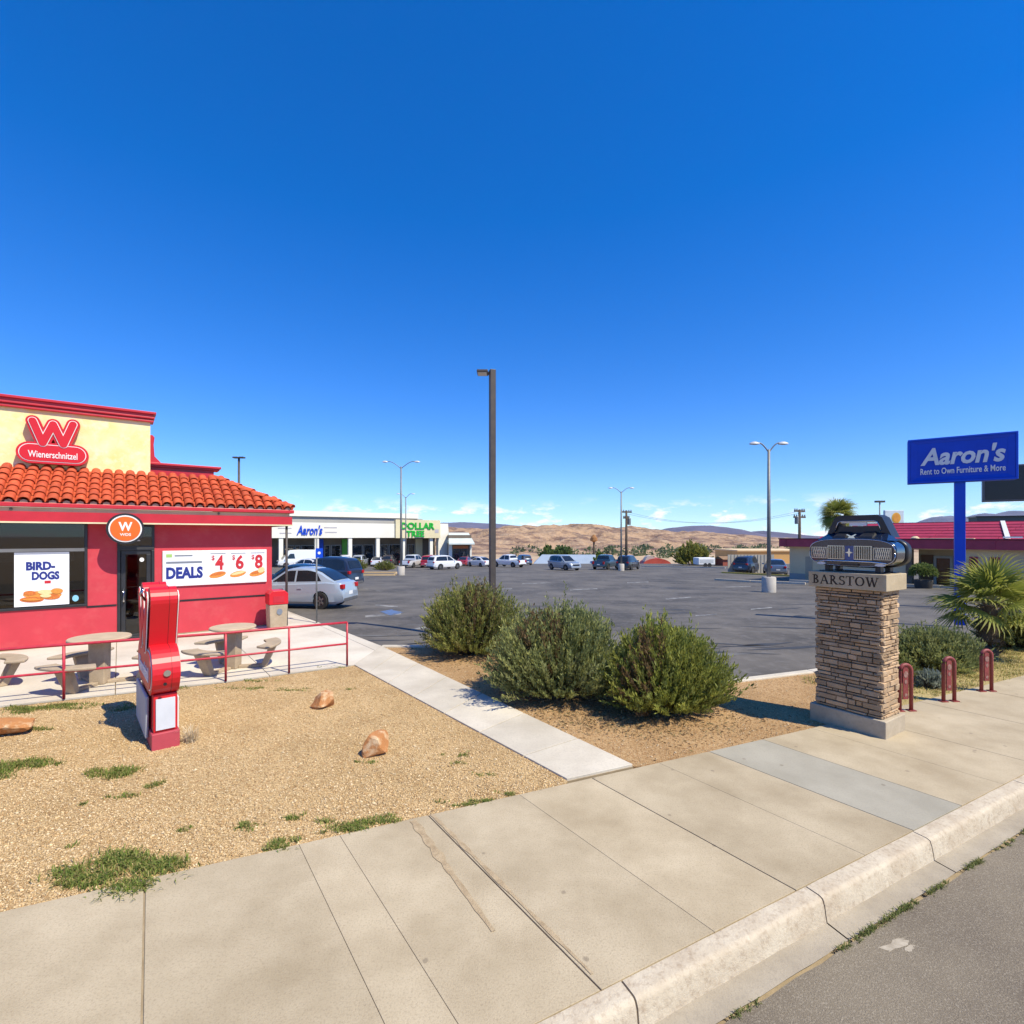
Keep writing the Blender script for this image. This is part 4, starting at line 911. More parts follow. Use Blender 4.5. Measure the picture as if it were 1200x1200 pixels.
GS = [(.25,.275,.10),(.30,.315,.125),(.19,.215,.08),(.33,.335,.115)]
BR = [(.27,.29,.06),(.34,.345,.075),(.21,.235,.05),(.25,.27,.075)]
make_shrub('shrub', 'rounded olive shrub by the parking lot, standing apart at the dark lamp post', (at(554,10.6),10.6,-.02), 1.02,.85,1.38, 1100, 44, OL, .075,.010, 'shrubs in the gravel bed', dead=(.2,-.5,.4))
make_shrub('shrub', 'grey green shrub in the middle of the gravel bed, spiky on top', (at(655,7.75),7.75,-.02), 1.08,.8,1.32, 1450, 48, GS, .062,.010, 'shrubs in the gravel bed', lumps=4, dead=(-.3,-.4,.35))
make_shrub('shrub', 'bright olive shrub in the gravel bed beside the pillar shadow, brown at one side', (at(778,7.15),7.15,-.02), .77,.72,1.16, 1400, 50, BR, .066,.009, 'shrubs in the gravel bed', lumps=3, dead=(-.6,-.5,.45))
make_shrub('shrub', 'low spreading green shrub behind the bike racks', (at(1092,9.3),9.3,-.02), .80,.55,.74, 800, 40, GS, .06,.010, lumps=4)
make_shrub('shrub', 'small dark shrub at the foot of the stone pillar', (at(1050,8.6),8.6,-.02), .30,.3,.42, 200, 34, OL, .055,.010)
make_shrub('shrub', 'dark green shrub beyond the fan palm trunks', (at(1192,11.2),11.2,-.02), .75,.6,.72, 420, 36, GS, .07,.012)
make_shrub('sage_plant', 'small silvery sage plant in front of the low shrub', (at(1089,8.15),8.15,-.01), .20,.18,.27, 90, 26, [(.30,.33,.26),(.24,.27,.20)], .06,.008, cat='plant', up=1)
make_shrub('island_bush', 'small green bush in the kerbed island, the one away from the lamp post', (L(419,671)[0],L(419,671)[1],lotz(46)), .85,.8,1.15, 160, 30, OL, .14,.03, cat='bush')
make_shrub('island_bush', 'small green bush in the kerbed island next to the double lamp post', (L(451,671)[0],L(451,671)[1],lotz(46)), .95,.8,.95, 160, 30, OL, .14,.03, cat='bush')
# weeds and grass in the gravel
def tuft(P, n, h, sp, cols, curve=.6, wd=.004, lo=None):
    """grass blades bent outwards; P centre points"""
    P = np.asarray(P); k = len(P); c = P[rng.integers(0,k,n)]
    off = rng.normal(0,1,(n,2))*np.asarray(sp); a = rng.uniform(0,6.28,n); l = h*rng.uniform(.4,1.25,n); b = np.stack([c[:,0]+off[:,0], c[:,1]+off[:,1], np.full(n,-.015)],1)
    d = np.stack([np.cos(a),np.sin(a)],1); s = np.stack([-d[:,1],d[:,0],np.zeros(n)],1)*wd; cu = curve*rng.uniform(.3,1.4,n)
    m = b.copy(); m[:,:2] += d*(l*cu*.35)[:,None]; m[:,2] += l*.62; t = b.copy(); t[:,:2] += d*(l*cu)[:,None]; t[:,2] += l*(1-.45*cu).clip(.25,1)
    V = np.stack([b-s,b+s,m+s*.8,m-s*.8,t],1).reshape(-1,3); i = np.arange(n)[:,None]*5
    F = np.concatenate([i+np.array([[0,1,2]]), i+np.array([[0,2,3]]), i+np.array([[3,2,4]])],0)
    cc = np.asarray(cols)[rng.integers(0,len(cols),n)]*rng.uniform(.75,1.25,(n,1)); return V, F, np.repeat(cc,5,0)
GR = [(.17,.23,.04),(.23,.28,.06),(.13,.19,.04),(.36,.31,.11),(.28,.28,.08)]
patches = [((135,1022),(.20,.085),2600,.075),((95,1030),(.07,.04),500,.06),((185,1012),(.07,.04),420,.06),((132,906),(.10,.07),800,.07),((178,919),(.05,.03),160,.05),((150,931),(.05,.03),140,.05),((15,900),(.16,.12),1500,.07),((35,893),(.10,.05),500,.06),
 ((20,831),(.22,.06),900,.06),((60,828),(.25,.05),800,.06),((95,825),(.18,.04),450,.05),((150,829),(.12,.05),350,.05),((40,853),(.12,.03),300,.05),((325,990),(.07,.035),420,.055),((420,965),(.12,.035),700,.055),((400,972),(.08,.03),260,.05),((450,958),(.06,.03),200,.045),
 ((290,966),(.05,.03),200,.045),((345,957),(.04,.02),150,.045),((215,970),(.03,.02),70,.04),((96,941),(.02,.015),40,.04),((565,938),(.06,.02),180,.045),((540,942),(.08,.02),160,.04),((600,929),(.05,.015),110,.04),((280,806),(.16,.04),260,.05),((210,806),(.10,.04),180,.05),((345,808),(.14,.04),220,.045),((300,797),(.12,.03),160,.05),((410,807),(.05,.02),60,.04),
 ((430,892),(.05,.02),90,.04),((540,884),(.06,.03),110,.045),((535,893),(.05,.02),70,.04),((570,906),(.05,.02),70,.04),((385,781),(.12,.03),120,.05),((85,990),(.02,.015),40,.04)]
Vs, Fs, Cs, o0 = [], [], [], 0
for (p, sp, n, h) in patches:
    g = G(*p); yr = AS; ctr = []
    for k in range(9): ctr.append((g[0]+random.gauss(0,sp[0]), g[1]+random.gauss(0,sp[1])+ (0)))
    V, F, C = tuft(ctr, int(n*.75), h*.75, (sp[0]*.40,sp[1]*.55), GR, 1.1)
    Vs.append(V); Fs.append(F+o0); Cs.append(C); o0 += len(V)
o = put('grass_weeds', npmesh('grass_weeds', np.concatenate(Vs), np.concatenate(Fs), M_leaf, np.concatenate(Cs))); o['kind'] = 'stuff'; o['label'] = 'scattered green weeds growing in the gravel yard'; o['category'] = 'grass'
Vs, Fs, Cs, o0 = [], [], [], 0
for u in (2.3,3.25,3.45,3.55,3.7,3.85,3.95,4.0,4.35,4.42,4.9,5.0,5.05,5.5,5.9,6.1):
    g = W(u, vk(u)-.325); V, F, C = tuft([W(u+q, vk(u+q)-.325)[:2] for q in [random.gauss(0,.07) for _ in range(8)]], 80, .03, (.010,.010), [(.16,.19,.05),(.22,.22,.08),(.12,.15,.04)], 1.0, .003); V[:,2] -= .14
    Vs.append(V); Fs.append(F+o0); Cs.append(C); o0 += len(V)
o = put('gutter_weeds', npmesh('gutter_weeds', np.concatenate(Vs), np.concatenate(Fs), M_leaf, np.concatenate(Cs))); o['kind'] = 'stuff'; o['label'] = 'small weeds in the crack along the gutter'; o['category'] = 'weeds'
# dry grass on the verge
pts = [(random.uniform(5.2,14),0) for _ in range(400)]; ctr = []
for _ in range(900):
    u = random.uniform(8.0,15); v = vback(u)+random.uniform(.05,1.5); p = W(u,v); ctr.append(p[:2])
V, F, C = tuft(ctr, 16000, .05, (.05,.05), [(.42,.34,.12),(.50,.40,.18),(.34,.30,.09),(.20,.22,.06)], 1.0, .004)
o = put('dry_grass', npmesh('dry_grass', V, F, M_straw, C)); o['kind'] = 'stuff'; o['label'] = 'short dry yellow grass on the verge behind the bike racks'; o['category'] = 'grass'
# straw tuft beside the monument sign
g = G(222,868); st_ = thing('dry_tuft', 'pale dried grass tuft at the foot of the edge-on sign', 'plant', (g[0],g[1],-.015))
V, F, C = tuft([(0,0)], 150, .24, (.03,.03), [(.66,.56,.40),(.58,.47,.30)], .8, .0025); put('blades', npmesh('blades', V, F, M_straw, C), st_)
# fallen leaves and twigs under the shrubs
pl0 = []
for (px, Y, sx, sy) in ((554,10.4,.75,.5),(655,7.45,.8,.45),(790,6.9,.65,.45),(720,6.9,.6,.3)):
    pl0.append(np.stack([at(px,Y)+rng.normal(0,sx,900), Y-.15+rng.normal(0,sy,900), np.full(900,-.008)],1))
Q = np.concatenate(pl0); dd = np.stack([rng.normal(0,1,len(Q)),rng.normal(0,1,len(Q)),rng.normal(.12,.12,len(Q))],1)
Q = Q[inpoly(bed, Q[:,0], Q[:,1])]; dd = dd[:len(Q)]
V, F, C = leafcloud(Q, dd, .05, .006, [(.20,.13,.06),(.13,.085,.045),(.30,.22,.11),(.16,.14,.06)]); V[:,2] = np.maximum(V[:,2], -.014)
o = put('leaf_litter', npmesh('leaf_litter', V, F, M_straw, C)); o['kind'] = 'stuff'; o['label'] = 'brown fallen leaves and twigs under the shrubs'; o['category'] = 'litter'
# rocks
def make_rock(p, s, label, seed, group=None):
    bm = bmesh.new(); bmesh.ops.create_icosphere(bm, subdivisions=3, radius=1)
    pl_ = [(Vector((random.gauss(0,1),random.gauss(0,1),random.gauss(0,1))).normalized(), random.uniform(.42,.72)) for _ in range(13)]
    for v in bm.verts:
        for nrm, d in pl_:
            k = v.co.dot(nrm)-d
            if k > 0: v.co -= nrm*k
        v.co += v.co.normalized()*.05*mnoise.noise(v.co*3+Vector((seed,0,0)))
        v.co = Vector((v.co.x*s[0], v.co.y*s[1], v.co.z*s[2]*(1.0 if v.co.z > 0 else .6)))
    me = bpy.data.meshes.new('rock'); bm.to_mesh(me); bm.free(); me.materials.append(M_rock)
    return tag(put('rock', me, None, (p[0],p[1],s[2]*.30-.015), auto=14), label, 'rock', group)
make_rock((G(380,826)[0],G(380,826)[1]), (.21,.19,.27), 'upright orange brown rock in the gravel near the railing', 1.0)
make_rock((G(441,881)[0],G(441,881)[1]), (.23,.20,.25), 'pale faced angular rock in the gravel near the path', 4.0)
make_rock((G(6,858)[0],G(6,858)[1]), (.36,.24,.17), 'flat white and orange rock in the weeds by the patio', 7.0)

# fan palms
def frond_mesh(seed, R_=.55, n=24):
    r = random.Random(seed); V = []; F = []; C = []
    for i in range(n):
        a = R(-105+210*i/(n-1)); l = R_*(.80+.2*math.cos(a))*r.uniform(.9,1.08); d = Vector((math.cos(a), math.sin(a), 0)); s = Vector((-d.y,d.x,0)); dr = r.uniform(.10,.34)
        p0 = d*.03; p1 = d*l*.5+Vector((0,0,-.02)); p2 = d*l*.82+Vector((0,0,-.06-dr*.15)); p3 = d*l+Vector((0,0,-.08-dr*l*.9)); w1 = .017*R_/.55*1.1
        o = len(V); V += [p0-s*.004,p0+s*.004,p1-s*w1,p1+Vector((0,0,.012)),p1+s*w1,p2-s*w1*.55,p2+s*w1*.55,p3]; F += [(o,o+2,o+3),(o,o+3,o+1),(o+1,o+3,o+4),(o+2,o+5,o+3),(o+3,o+5,o+6),(o+3,o+6,o+4),(o+5,o+7,o+6)]
        k = r.uniform(.8,1.2); tipc = (.26,.25,.06)
        for q in range(8): C.append(tuple(np.array((.24,.27,.05))*k) if q < 5 else (tuple(np.array((.32,.31,.07))*k) if q < 7 else tipc))
    return V, F, C
def make_palm(name, label, loc, trunk_h, trunk_r, nf, R_, pet, group=None, zmin=-55, zmax=78, seedo=0):
    t = thing(name, label, 'palm', loc, 0, group); me = []
    for k in range(4):
        V, F, C = frond_mesh(k+seedo, R_); me.append(npmesh('frond', V, F, M_leaf, np.array(C)))
    P = [(random.gauss(0,.01),random.gauss(0,.01),trunk_h*i/6-.05) for i in range(7)]
    MB().tube(P, [trunk_r*(1.15-.25*i/6)*random.uniform(.92,1.08) for i in range(7)], 12).build('trunk', M_bark, t)
    fib = MB()
    for k in range(int(90*trunk_h/.6)):
        a = random.uniform(0,6.28); z = random.uniform(.02,trunk_h); c = (trunk_r*math.cos(a), trunk_r*math.sin(a), z); fib.tube([c,(c[0]*1.5,c[1]*1.5,z+.06),(c[0]*1.7,c[1]*1.7,z+.02)], [.012,.008,.003], 4, False)
    fib.build('trunk_fibre', M_bark, t, kind='stuff')
    for k in range(nf):
        f = k/(nf-1); el = R(zmax-(zmax-zmin)*f+random.uniform(-9,9)); az = k*2.39996+random.uniform(-.25,.25); pl_ = pet*random.uniform(.75,1.1)
        d = Vector((math.cos(az)*math.cos(el), math.sin(az)*math.cos(el), math.sin(el))); o = put('frond', me[k%4], t)
        b = Vector((0,0,trunk_h-.05-.15*f)); e_ = b+d*pl_+Vector((0,0,-.06*pl_)); x = (d+Vector((0,0,-.25))).normalized(); y = Vector((0,0,1)).cross(x).normalized(); z = x.cross(y)
        if y.length < .1: y = Vector((0,1,0))
        tw = random.uniform(-.5,.5); y2 = y*math.cos(tw)+z*math.sin(tw); z2 = x.cross(y2)
        o.matrix_local = Matrix.Translation(e_) @ Matrix((x,y2,z2)).transposed().to_4x4()
        mi = (Matrix.Translation(e_) @ Matrix((x,y2,z2)).transposed().to_4x4()).inverted()
        MB().tube([tuple(mi @ b), tuple(mi @ (b+d*pl_*.5+Vector((0,0,.01)))), (0,0,0)], [.014,.010,.007], 5, False).build('petiole', pm('palm_stalk',(.22,.24,.06),(.28,.22,.08),6,.6), o)
    return t
g = G(1160,768); make_palm('fan_palm', 'bushy young fan palm in front of the blue sign post', (g[0],g[1],-.02), 1.08,.14, 24,.60,.52, 'fan palms on the verge', zmin=-8, zmax=84)
g = G(1192,762); make_palm('fan_palm', 'smaller second fan palm close beside the bushy one', (g[0]+.35,g[1]+.5,-.02), .80,.13, 18,.55,.42, 'fan palms on the verge', seedo=9, zmin=-20)
make_palm('fan_palm', 'tall fan palm rising behind the burgundy roof', (at(981,62),62,-2.0), 7.0,.28, 40,1.7,.9, seedo=20)

# ------------------------------------------------------------------ blue pole sign and dark screen
AX = R(-35.2); sg = thing('pole_sign', "tall blue Aaron's rent to own sign on a blue post", 'sign', (12.24,14.0,-.03), AX)
MB().box(-.115,.115,-.09,.09,0,3.92).build('post', M_bluel, sg, bevel=.01)
cb_ = MB().box(-1.13,1.13,-.17,.17,3.90,5.14).build('sign_cabinet', M_blue, sg, bevel=.02)
frame(-1.13,1.13,3.90,5.14,.055,-.20,-.172).build('sign_frame', M_bluel, cb_, bevel=.012)
# bevelled inner rim of the face
V = []
for (xx_, z0_, z1_, y_) in ((1.07,3.96,5.08,-.196),(.93,4.06,5.0,-.174)): V += [(-xx_,y_,z0_),(xx_,y_,z0_),(xx_,y_,z1_),(-xx_,y_,z1_)]
MB().add(V,[(0,1,5,4),(1,2,6,5),(2,3,7,6),(3,0,4,7)]).build('face_rim', M_blue, cb_)
letter('lettering',"Aaron's",pm('sign_white_letter',(.72,.74,.76),None,3,.5),cb_,.02,-.175,4.63,wd=1.74,ht=.50,bold=.03,shear=.22,ext=.02)
letter('lettering','Rent to Own Furniture & More',M_white,cb_,.02,-.175,4.22,wd=1.74,ht=.17,bold=.012,ext=.008)
ds = thing('screen_sign', 'dark electronic screen sign behind the blue sign', 'sign', (at(1222,17.6),17.6,-.2), R(-35)); zt = 2.4+.2
MB().box(-1.55,1.55,-.14,.14,zat(588,18.3)+.2,zat(546,18.3)+.2).build('cabinet', pm('grey_cabinet',(.12,.12,.13),None,3,.5), ds, bevel=.02)
MB().box(-1.49,1.49,-.150,-.142,zat(586,18.3)+.2,zat(548,18.3)+.2).build('screen', pm('dark_screen',(.006,.006,.010),None,3,.25), ds)
MB().box(-.12,.12,-.09,.09,0,zat(588,18.3)+.2).build('post', M_bronze, ds)
# ------------------------------------------------------------------ lamp posts
bp_ = (at(577,12.1),12.1); lp = thing('parking_lamp', 'tall dark bronze parking lot lamp post with flat single head', 'lamp post', (bp_[0],bp_[1],-.06))
MB().box(-.068,.068,-.068,.068,0,zat(433.5,12.1)+.06).build('pole', M_bronze, lp, rz=R(20), bevel=.008)
MB().box(-.16,.16,-.16,.16,0,.05).build('base_plate', M_bronze, lp)
zz = zat(437.5,12.1)+.06
MB().box(-.10,0,-.03,.03,zz-.03,zz+.03).build('arm', M_bronze, lp)
hd = MB().box(-.36,-.10,-.16,.16,zz-.015,zz+.05).build('lamp_head', M_bronze, lp, bevel=.015); MB().box(-.34,-.13,-.13,.13,zz-.024,zz-.0155).build('lens', M_lampw, hd)
def make_lamp(name, label, px, ybase, ytop, span, group=None, one=False, base=True, loc=None):
    X, Y, Z = L(px, ybase); Z = lotz(Y); h = zat(ytop, Y)-Z; k = Y/FPX; sp = span*k
    t = thing(name, label, 'lamp post', (X,Y,Z), 0, group)
    if base: MB().lathe([(.34,0),(.34,.75),(.30,.80)], 16).build('base', pm('pale_concrete',(.50,.46,.40),(.42,.38,.33),2,.85), t, auto=40)
    MB().tube([(0,0,.7 if base else 0),(0,0,h*.95)], [.11,.07], 8).build('pole', M_steel, t, sm=True)
    for s in ((-1,1) if not one else (-1,)):
        n = 8; P = []
        for i in range(n+1): f = i/n; P.append((s*sp*f*.85, 0, h*.93+h*.065*math.sin(f*math.pi*.55)))
        a = MB().tube(P, .035, 6).build('arm', M_steel, t, sm=True); e_ = P[-1]
        MB().lathe([(.05,-.10),(.16,-.07),(.15,.0),(.06,.06)], 12).build('lamp_head', pm('lamp_grey',(.55,.56,.57),None,3,.4), a, (e_[0]+s*.14,0,e_[2]), auto=50).scale = (1.7,1,1)
    return t
make_lamp('lot_lamp', 'double arm lamp post at the end of the kerbed island before the stores', 470, 674, 540, 20, 'double arm lamp posts')
make_lamp('lot_lamp', 'distant double arm lamp post close to the store front', 475.5, 664.5, 578, 9, 'double arm lamp posts', base=False)
make_lamp('lot_lamp', 'double arm lamp post beside the black suv at the far lot edge', 728, 669, 571, 13, 'double arm lamp posts')
make_lamp('lot_lamp', 'double arm lamp post on a concrete base in the open lot near the burgundy building', 901, 694, 518, 16, 'double arm lamp posts')
t = thing('far_lamp', 'dark lamp post with flat twin heads behind the restaurant roof', 'lamp post', (at(280,34),34,lotz(34)))
hh = zat(537,34)-lotz(34); MB().tube([(0,0,0),(0,0,hh)], [.10,.07], 8).build('pole', M_bronze, t, sm=True); MB().box(-.36,-.05,-.15,.15,hh,hh+.09).box(.05,.36,-.15,.15,hh-.0,hh+.09).box(-.05,.05,-.04,.04,hh+.01,hh+.06).build('lamp_head', M_bronze, t)
t = thing('far_lamp', 'thin lamp post behind the burgundy roof near the yellow disc sign', 'lamp post', (at(1031,70),70,-2.3))
hh = zat(588,70)+2.3; MB().tube([(0,0,0),(0,0,hh)], [.12,.08], 8).build('pole', M_steel, t, sm=True); MB().box(-.6,.6,-.2,.2,hh-.1,hh+.15).build('lamp_head', M_bronze, t)
# utility poles and wire
def make_upole(label, px, Y, z, ytop, arms):
    t = thing('utility_pole', label, 'utility pole', (at(px,Y),Y,z), R(20)); h = zat(ytop,Y)-z; k = Y/FPX
    MB().tube([(0,0,0),(0,0,h)], [.19,.13], 8).build('pole', M_wood, t, sm=True)
    for (dy, wpx) in arms:
        a = MB().box(-wpx*k,wpx*k,-.07,.07,h-dy*k-.09,h-dy*k+.09).build('crossarm', M_wood, t)
        for s in (-.9,-.5,.5,.9): MB().lathe([(.05,0),(.08,.08),(.05,.2)], 8).build('insulator', M_greyprint, a, (s*wpx*k,0,h-dy*k+.09))
    MB().lathe([(.2,0),(.22,.05),(.22,.8),(.18,.85)], 12).build('transformer', M_steel, t, (-.42 if px > 800 else .42,0,h-17*k), sm=False)
    return (at(px,Y),Y,z+h)
pA = make_upole('wooden utility pole with crossarms directly behind the far double lamp post', 734, 66, -2.4, 598, [(2,7),(9,4)])
pB = make_upole('wooden utility pole with two crossarms behind the burgundy building', 937, 58, -2.2, 597, [(2,8),(9,9)])
wr = MB()
for dx in (-.5,.5):
    P = []
    for i in range(25): f = i/24; P.append((pA[0]+dx+(pB[0]-pA[0])*f, pA[1]+(pB[1]-pA[1])*f, pA[2]-.3+(pB[2]-pA[2])*f-1.3*4*f*(1-f)))
    wr.tube(P, .012, 4, False)
tag(wr.build('power_line', M_black), 'thin sagging power wires between the two utility poles', 'wire')
# yellow disc sign and far billboard pole
t = thing('gas_sign', 'white square sign with a yellow orange disc behind the burgundy roof', 'sign', (at(1047,75),75,-2.5)); k = 75/FPX
MB().box(-11*k,11*k,-.2,.2,zat(616,75)+2.5,zat(598,75)+2.5).build('sign_box', pm('pale_blue_white',(.62,.68,.72),None,2,.5), t, bevel=.05)
MB().slab(ell(2*k,zat(607,75)+2.5,5.2*k,6.2*k,24),-.24,-.205).build('yellow_disc', pm('yellow_disc_paint',(.78,.42,.03),None,3,.5), t); MB().slab(ell(2*k,zat(607,75)+2.5,4*k,5*k,20),-.26,-.242).build('disc_center', pm('orange_disc_paint',(.75,.30,.03),None,3,.5), t)
for s in (-1,1): MB().box(s*7*k-.1,s*7*k+.1,-.1,.1,0,zat(616,75)+2.5).build('post', M_steel, t)
t = thing('palm_pole', 'thin brown trunk with a small rusty top before the tan hills', 'pole', (at(696,120),120,-4.2)); h = zat(629,120)+4.2
MB().tube([(0,0,0),(0,0,h)], [.28,.2], 8).build('trunk', M_wood, t, sm=True); MB().lathe([(.3,h-1.2),(.9,h-.9),(.8,h-.2),(.2,h+.5)], 10).build('crown', pm('rust',(.30,.14,.05),None,2,.9), t)

# ------------------------------------------------------------------ cars
def lerp_tab(tab, x): return interp(tab, x)
def car_proto(kind):
    P = dict(
      sedan=dict(L=4.45,W=.86,zb=.20,wb=1.30,wx=(-1.28,1.32),wr=.31,
        deck=[(-2.22,.62),(-2.19,.86),(-2.1,.95),(-1.5,1.0),(-1.0,.97),(.9,.90),(1.15,.90),(1.7,.83),(2.05,.74),(2.18,.64),(2.22,.5)],
        roof=[(-1.85,.98),(-1.2,1.30),(-.75,1.42),(-.3,1.455),(.1,1.44),(.4,1.38),(1.25,.90)], side=[(-1.28,1.0),(-1.02,1.30),(-.62,1.36),(.28,1.34),(.92,.955)], bp=-.12),
      suv=dict(L=4.6,W=.92,zb=.27,wb=1.36,wx=(-1.36,1.38),wr=.37,
        deck=[(-2.28,.60),(-2.27,.95),(-2.2,1.08),(-1.0,1.06),(.9,1.02),(1.2,1.03),(1.8,.98),(2.12,.90),(2.24,.76),(2.29,.55)],
        roof=[(-2.26,1.06),(-2.0,1.55),(-1.8,1.68),(-1.2,1.75),(-.2,1.76),(.25,1.70),(1.22,1.03)], side=[(-1.98,1.12),(-1.82,1.56),(-1.4,1.64),(.18,1.62),(.88,1.08)], bp=-.2),
      pickup=dict(L=5.4,W=.95,zb=.34,wb=1.62,wx=(-1.62,1.62),wr=.39,
        deck=[(-2.69,.62),(-2.68,1.02),(-2.6,1.08),(-1.0,1.08),(1.3,1.08),(1.5,1.10),(2.3,1.05),(2.6,.95),(2.68,.78),(2.70,.55)],
        roof=[(-.98,1.08),(-.86,1.66),(-.7,1.78),(.0,1.82),(.5,1.77),(1.42,1.09)], side=[(-.82,1.14),(-.74,1.62),(-.6,1.68),(.42,1.68),(1.08,1.14)], bp=.05),
      van=dict(L=5.6,W=.98,zb=.30,wb=1.7,wx=(-1.6,1.75),wr=.36,
        deck=[(-2.79,.6),(-2.78,1.1),(-2.7,1.2),(0,1.2),(1.6,1.16),(2.3,1.08),(2.65,.95),(2.78,.7),(2.8,.5)],
        roof=[(-2.78,1.18),(-2.74,2.3),(-2.5,2.45),(0,2.5),(1.1,2.45),(1.4,2.3),(2.25,1.10)], side=[(.55,1.25),(.55,1.95),(1.2,1.95),(1.75,1.25)], bp=None))[kind]
    Wd = P['W']; hl = P['L']/2
    root = thing(kind+'_car' if kind != 'pickup' else 'pickup_truck', 'x', 'car')
    def hw(x): return Wd*(1-.20*(abs(x)/hl)**5-.02*(abs(x)/hl)**2)
    xsn = sorted(set([round(-hl+P['L']*i/44,3) for i in range(45)])); V = []; F = []
    for x in xsn:
        zt = lerp_tab(P['deck'], x); w_ = hw(x); zb = P['zb']+.10*max(0,(abs(x)/hl)-.85)/.15*.8; zm = zb+(zt-zb)*.55
        ring = [(0,zb),(w_*.88,zb),(w_*.97,zb+.08),(w_,zm-.06),(w_*.995,zm+.04),(w_*.965,zt-.07),(w_*.90,zt-.015),(w_*.6,zt+.012),(0,zt+.02)]
        for y, z in ring: V.append((x,y,z))
        for y, z in ring[-2:0:-1]: V.append((x,-y,z))
    m = 16; n = len(xsn)
    for i in range(n-1):
        for q in range(m): a = i*m+q; b = i*m+(q+1)%m; F.append((a,b,b+m,a+m))
    F.append(tuple(range(m-1,-1,-1))); F.append(tuple((n-1)*m+q for q in range(m)))
    body = put('body', MB().add(V,F).mesh('body', paintm()), root)
    bm = bmesh.new(); bm.from_mesh(body.data); bmesh.ops.recalc_face_normals(bm, faces=bm.faces); bm.to_mesh(body.data); bm.free()
    cut = MB()
    for x in P['wx']:
        for s in (-1,1):
            r = P['wr']+.045; V = []; k = 20
            for y in (s*(Wd-.22), s*(Wd+.2)): V += [(x+r*math.cos(2*math.pi*i/k), y, P['wr']+r*math.sin(2*math.pi*i/k)) for i in range(k)]
            cut.add(V,[tuple(range(k)),tuple(range(2*k-1,k-1,-1))]+[(i,k+i,k+(i+1)%k,(i+1)%k) for i in range(k)])
    cme = cut.mesh('cut', M_black); bm = bmesh.new(); bm.from_mesh(cme); bmesh.ops.recalc_face_normals(bm, faces=bm.faces); bm.to_mesh(cme); bm.free()
    co = bpy.data.objects.new('cut', cme); COL.objects.link(co)
    bo = body.modifiers.new('b','BOOLEAN'); bo.object = co; bo.operation = 'DIFFERENCE'; bo.solver = 'EXACT'; bpy.context.view_layer.update()
    nm = bpy.data.meshes.new_from_object(body.evaluated_get(bpy.context.evaluated_depsgraph_get())); body.modifiers.clear(); body.data = nm; nm.name = 'body'
    nm.polygons.foreach_set('use_smooth',[True]*len(nm.polygons)); nm.set_sharp_from_angle(angle=R(35)); bpy.data.objects.remove(co)
    # cabin
    rt = P['roof']; x0, x1 = rt[0][0], rt[-1][0]; xr = sorted(set([p[0] for p in rt]+[x0+(x1-x0)*i/24 for i in range(25)])); V = []; F = []
    def cab(x):
        zt = lerp_tab(rt, x); zd = lerp_tab(P['deck'], x)-.05; f = min(1,max(0,(zt-zd)/(max(p[1] for p in rt)-zd))); wbm = hw(x)*.93; wt = wbm-(.20 if kind != 'van' else .10)*f; return zt, zd, wbm, wt
    for x in xr:
        zt, zd, wbm, wt = cab(x); ring = [(wbm,zd),(wt+.01,zt-.06*min(1,(zt-zd)/.2)),(wt-.08,zt-.008),(0,zt+.012)]
        for y, z in ring: V.append((x,y,z))
        for y, z in ring[-2::-1]: V.append((x,-y,z))
    m = 7; n = len(xr)
    for i in range(n-1):
        for q in range(m-1): a = i*m+q; F.append((a,a+1,a+1+m,a+m))
    F.append(tuple(range(m))); F.append(tuple((n-1)*m+q for q in range(m-1,-1,-1)))
    MB().add(V,F).build('cabin', paintm(), root, auto=30)
    def sidey(x, z):
        zt, zd, wbm, wt = cab(x); zz = zt-.06; f = (z-zd)/max(.05,zz-zd); return wbm+(wt+.01-wbm)*min(1.0,max(0,f))+.008
    sp_ = P['side']
    zlo = sp_[0][1]; panes = []
    def zup(x):
        return interp([(p[0],p[1]) for p in sp_], x)
    xa, xb = sp_[0][0], sp_[-1][0]; cutp = [xa, (P['bp']-.04) if P['bp'] is not None else xb, (P['bp']+.04) if P['bp'] is not None else xb, xb]
    for s in (-1,1):
        for (a, b) in ((cutp[0],cutp[1]),(cutp[2],cutp[3])):
            if b-a < .1: continue
            k = 10; V = []; F = []
            for i in range(k+1):
                x = a+(b-a)*i/k; zl = zlo+(sp_[-1][1]-sp_[0][1])*(x-xa)/(xb-xa); zu = max(zl+.005, zup(x))
                for g_ in range(4): z = zl+(zu-zl)*g_/3; V.append((x, s*sidey(x,z), z))
            for i in range(k):
                for g_ in range(3): c = i*4+g_; F.append((c,c+4,c+5,c+1) if s < 0 else (c,c+1,c+5,c+4))
            MB().add(V,F).build('side_window', M_dglass, root)
    def slopepane(xa, xb, name):
        V = []; F = []; k = 6
        for i in range(k+1):
            x = xa+(xb-xa)*i/k; zt, zd, wbm, wt = cab(x); e_ = wt-.10
            for y in (-e_,-e_*.5,0,e_*.5,e_): V.append((x+(.012 if xa > 0 or kind=='pickup' and xb>0 else -.012), y, zt+.014+.008*(1-abs(y)/max(e_,.1))))
        for i in range(k):
            for q in range(4): c = i*5+q; F.append((c,c+5,c+6,c+1))
        MB().add(V,F).build(name, M_dglass, root, sm=True)
    fx = rt[-2][0]; slopepane(fx+.06, rt[-1][0]-.10, 'windshield')
    if kind != 'van': slopepane(rt[0][0]+.05, rt[1][0]-.0 if kind != 'sedan' else rt[2][0]-.12, 'rear_window')
    # wheels
    wr_ = P['wr']; ty = MB(); V = []
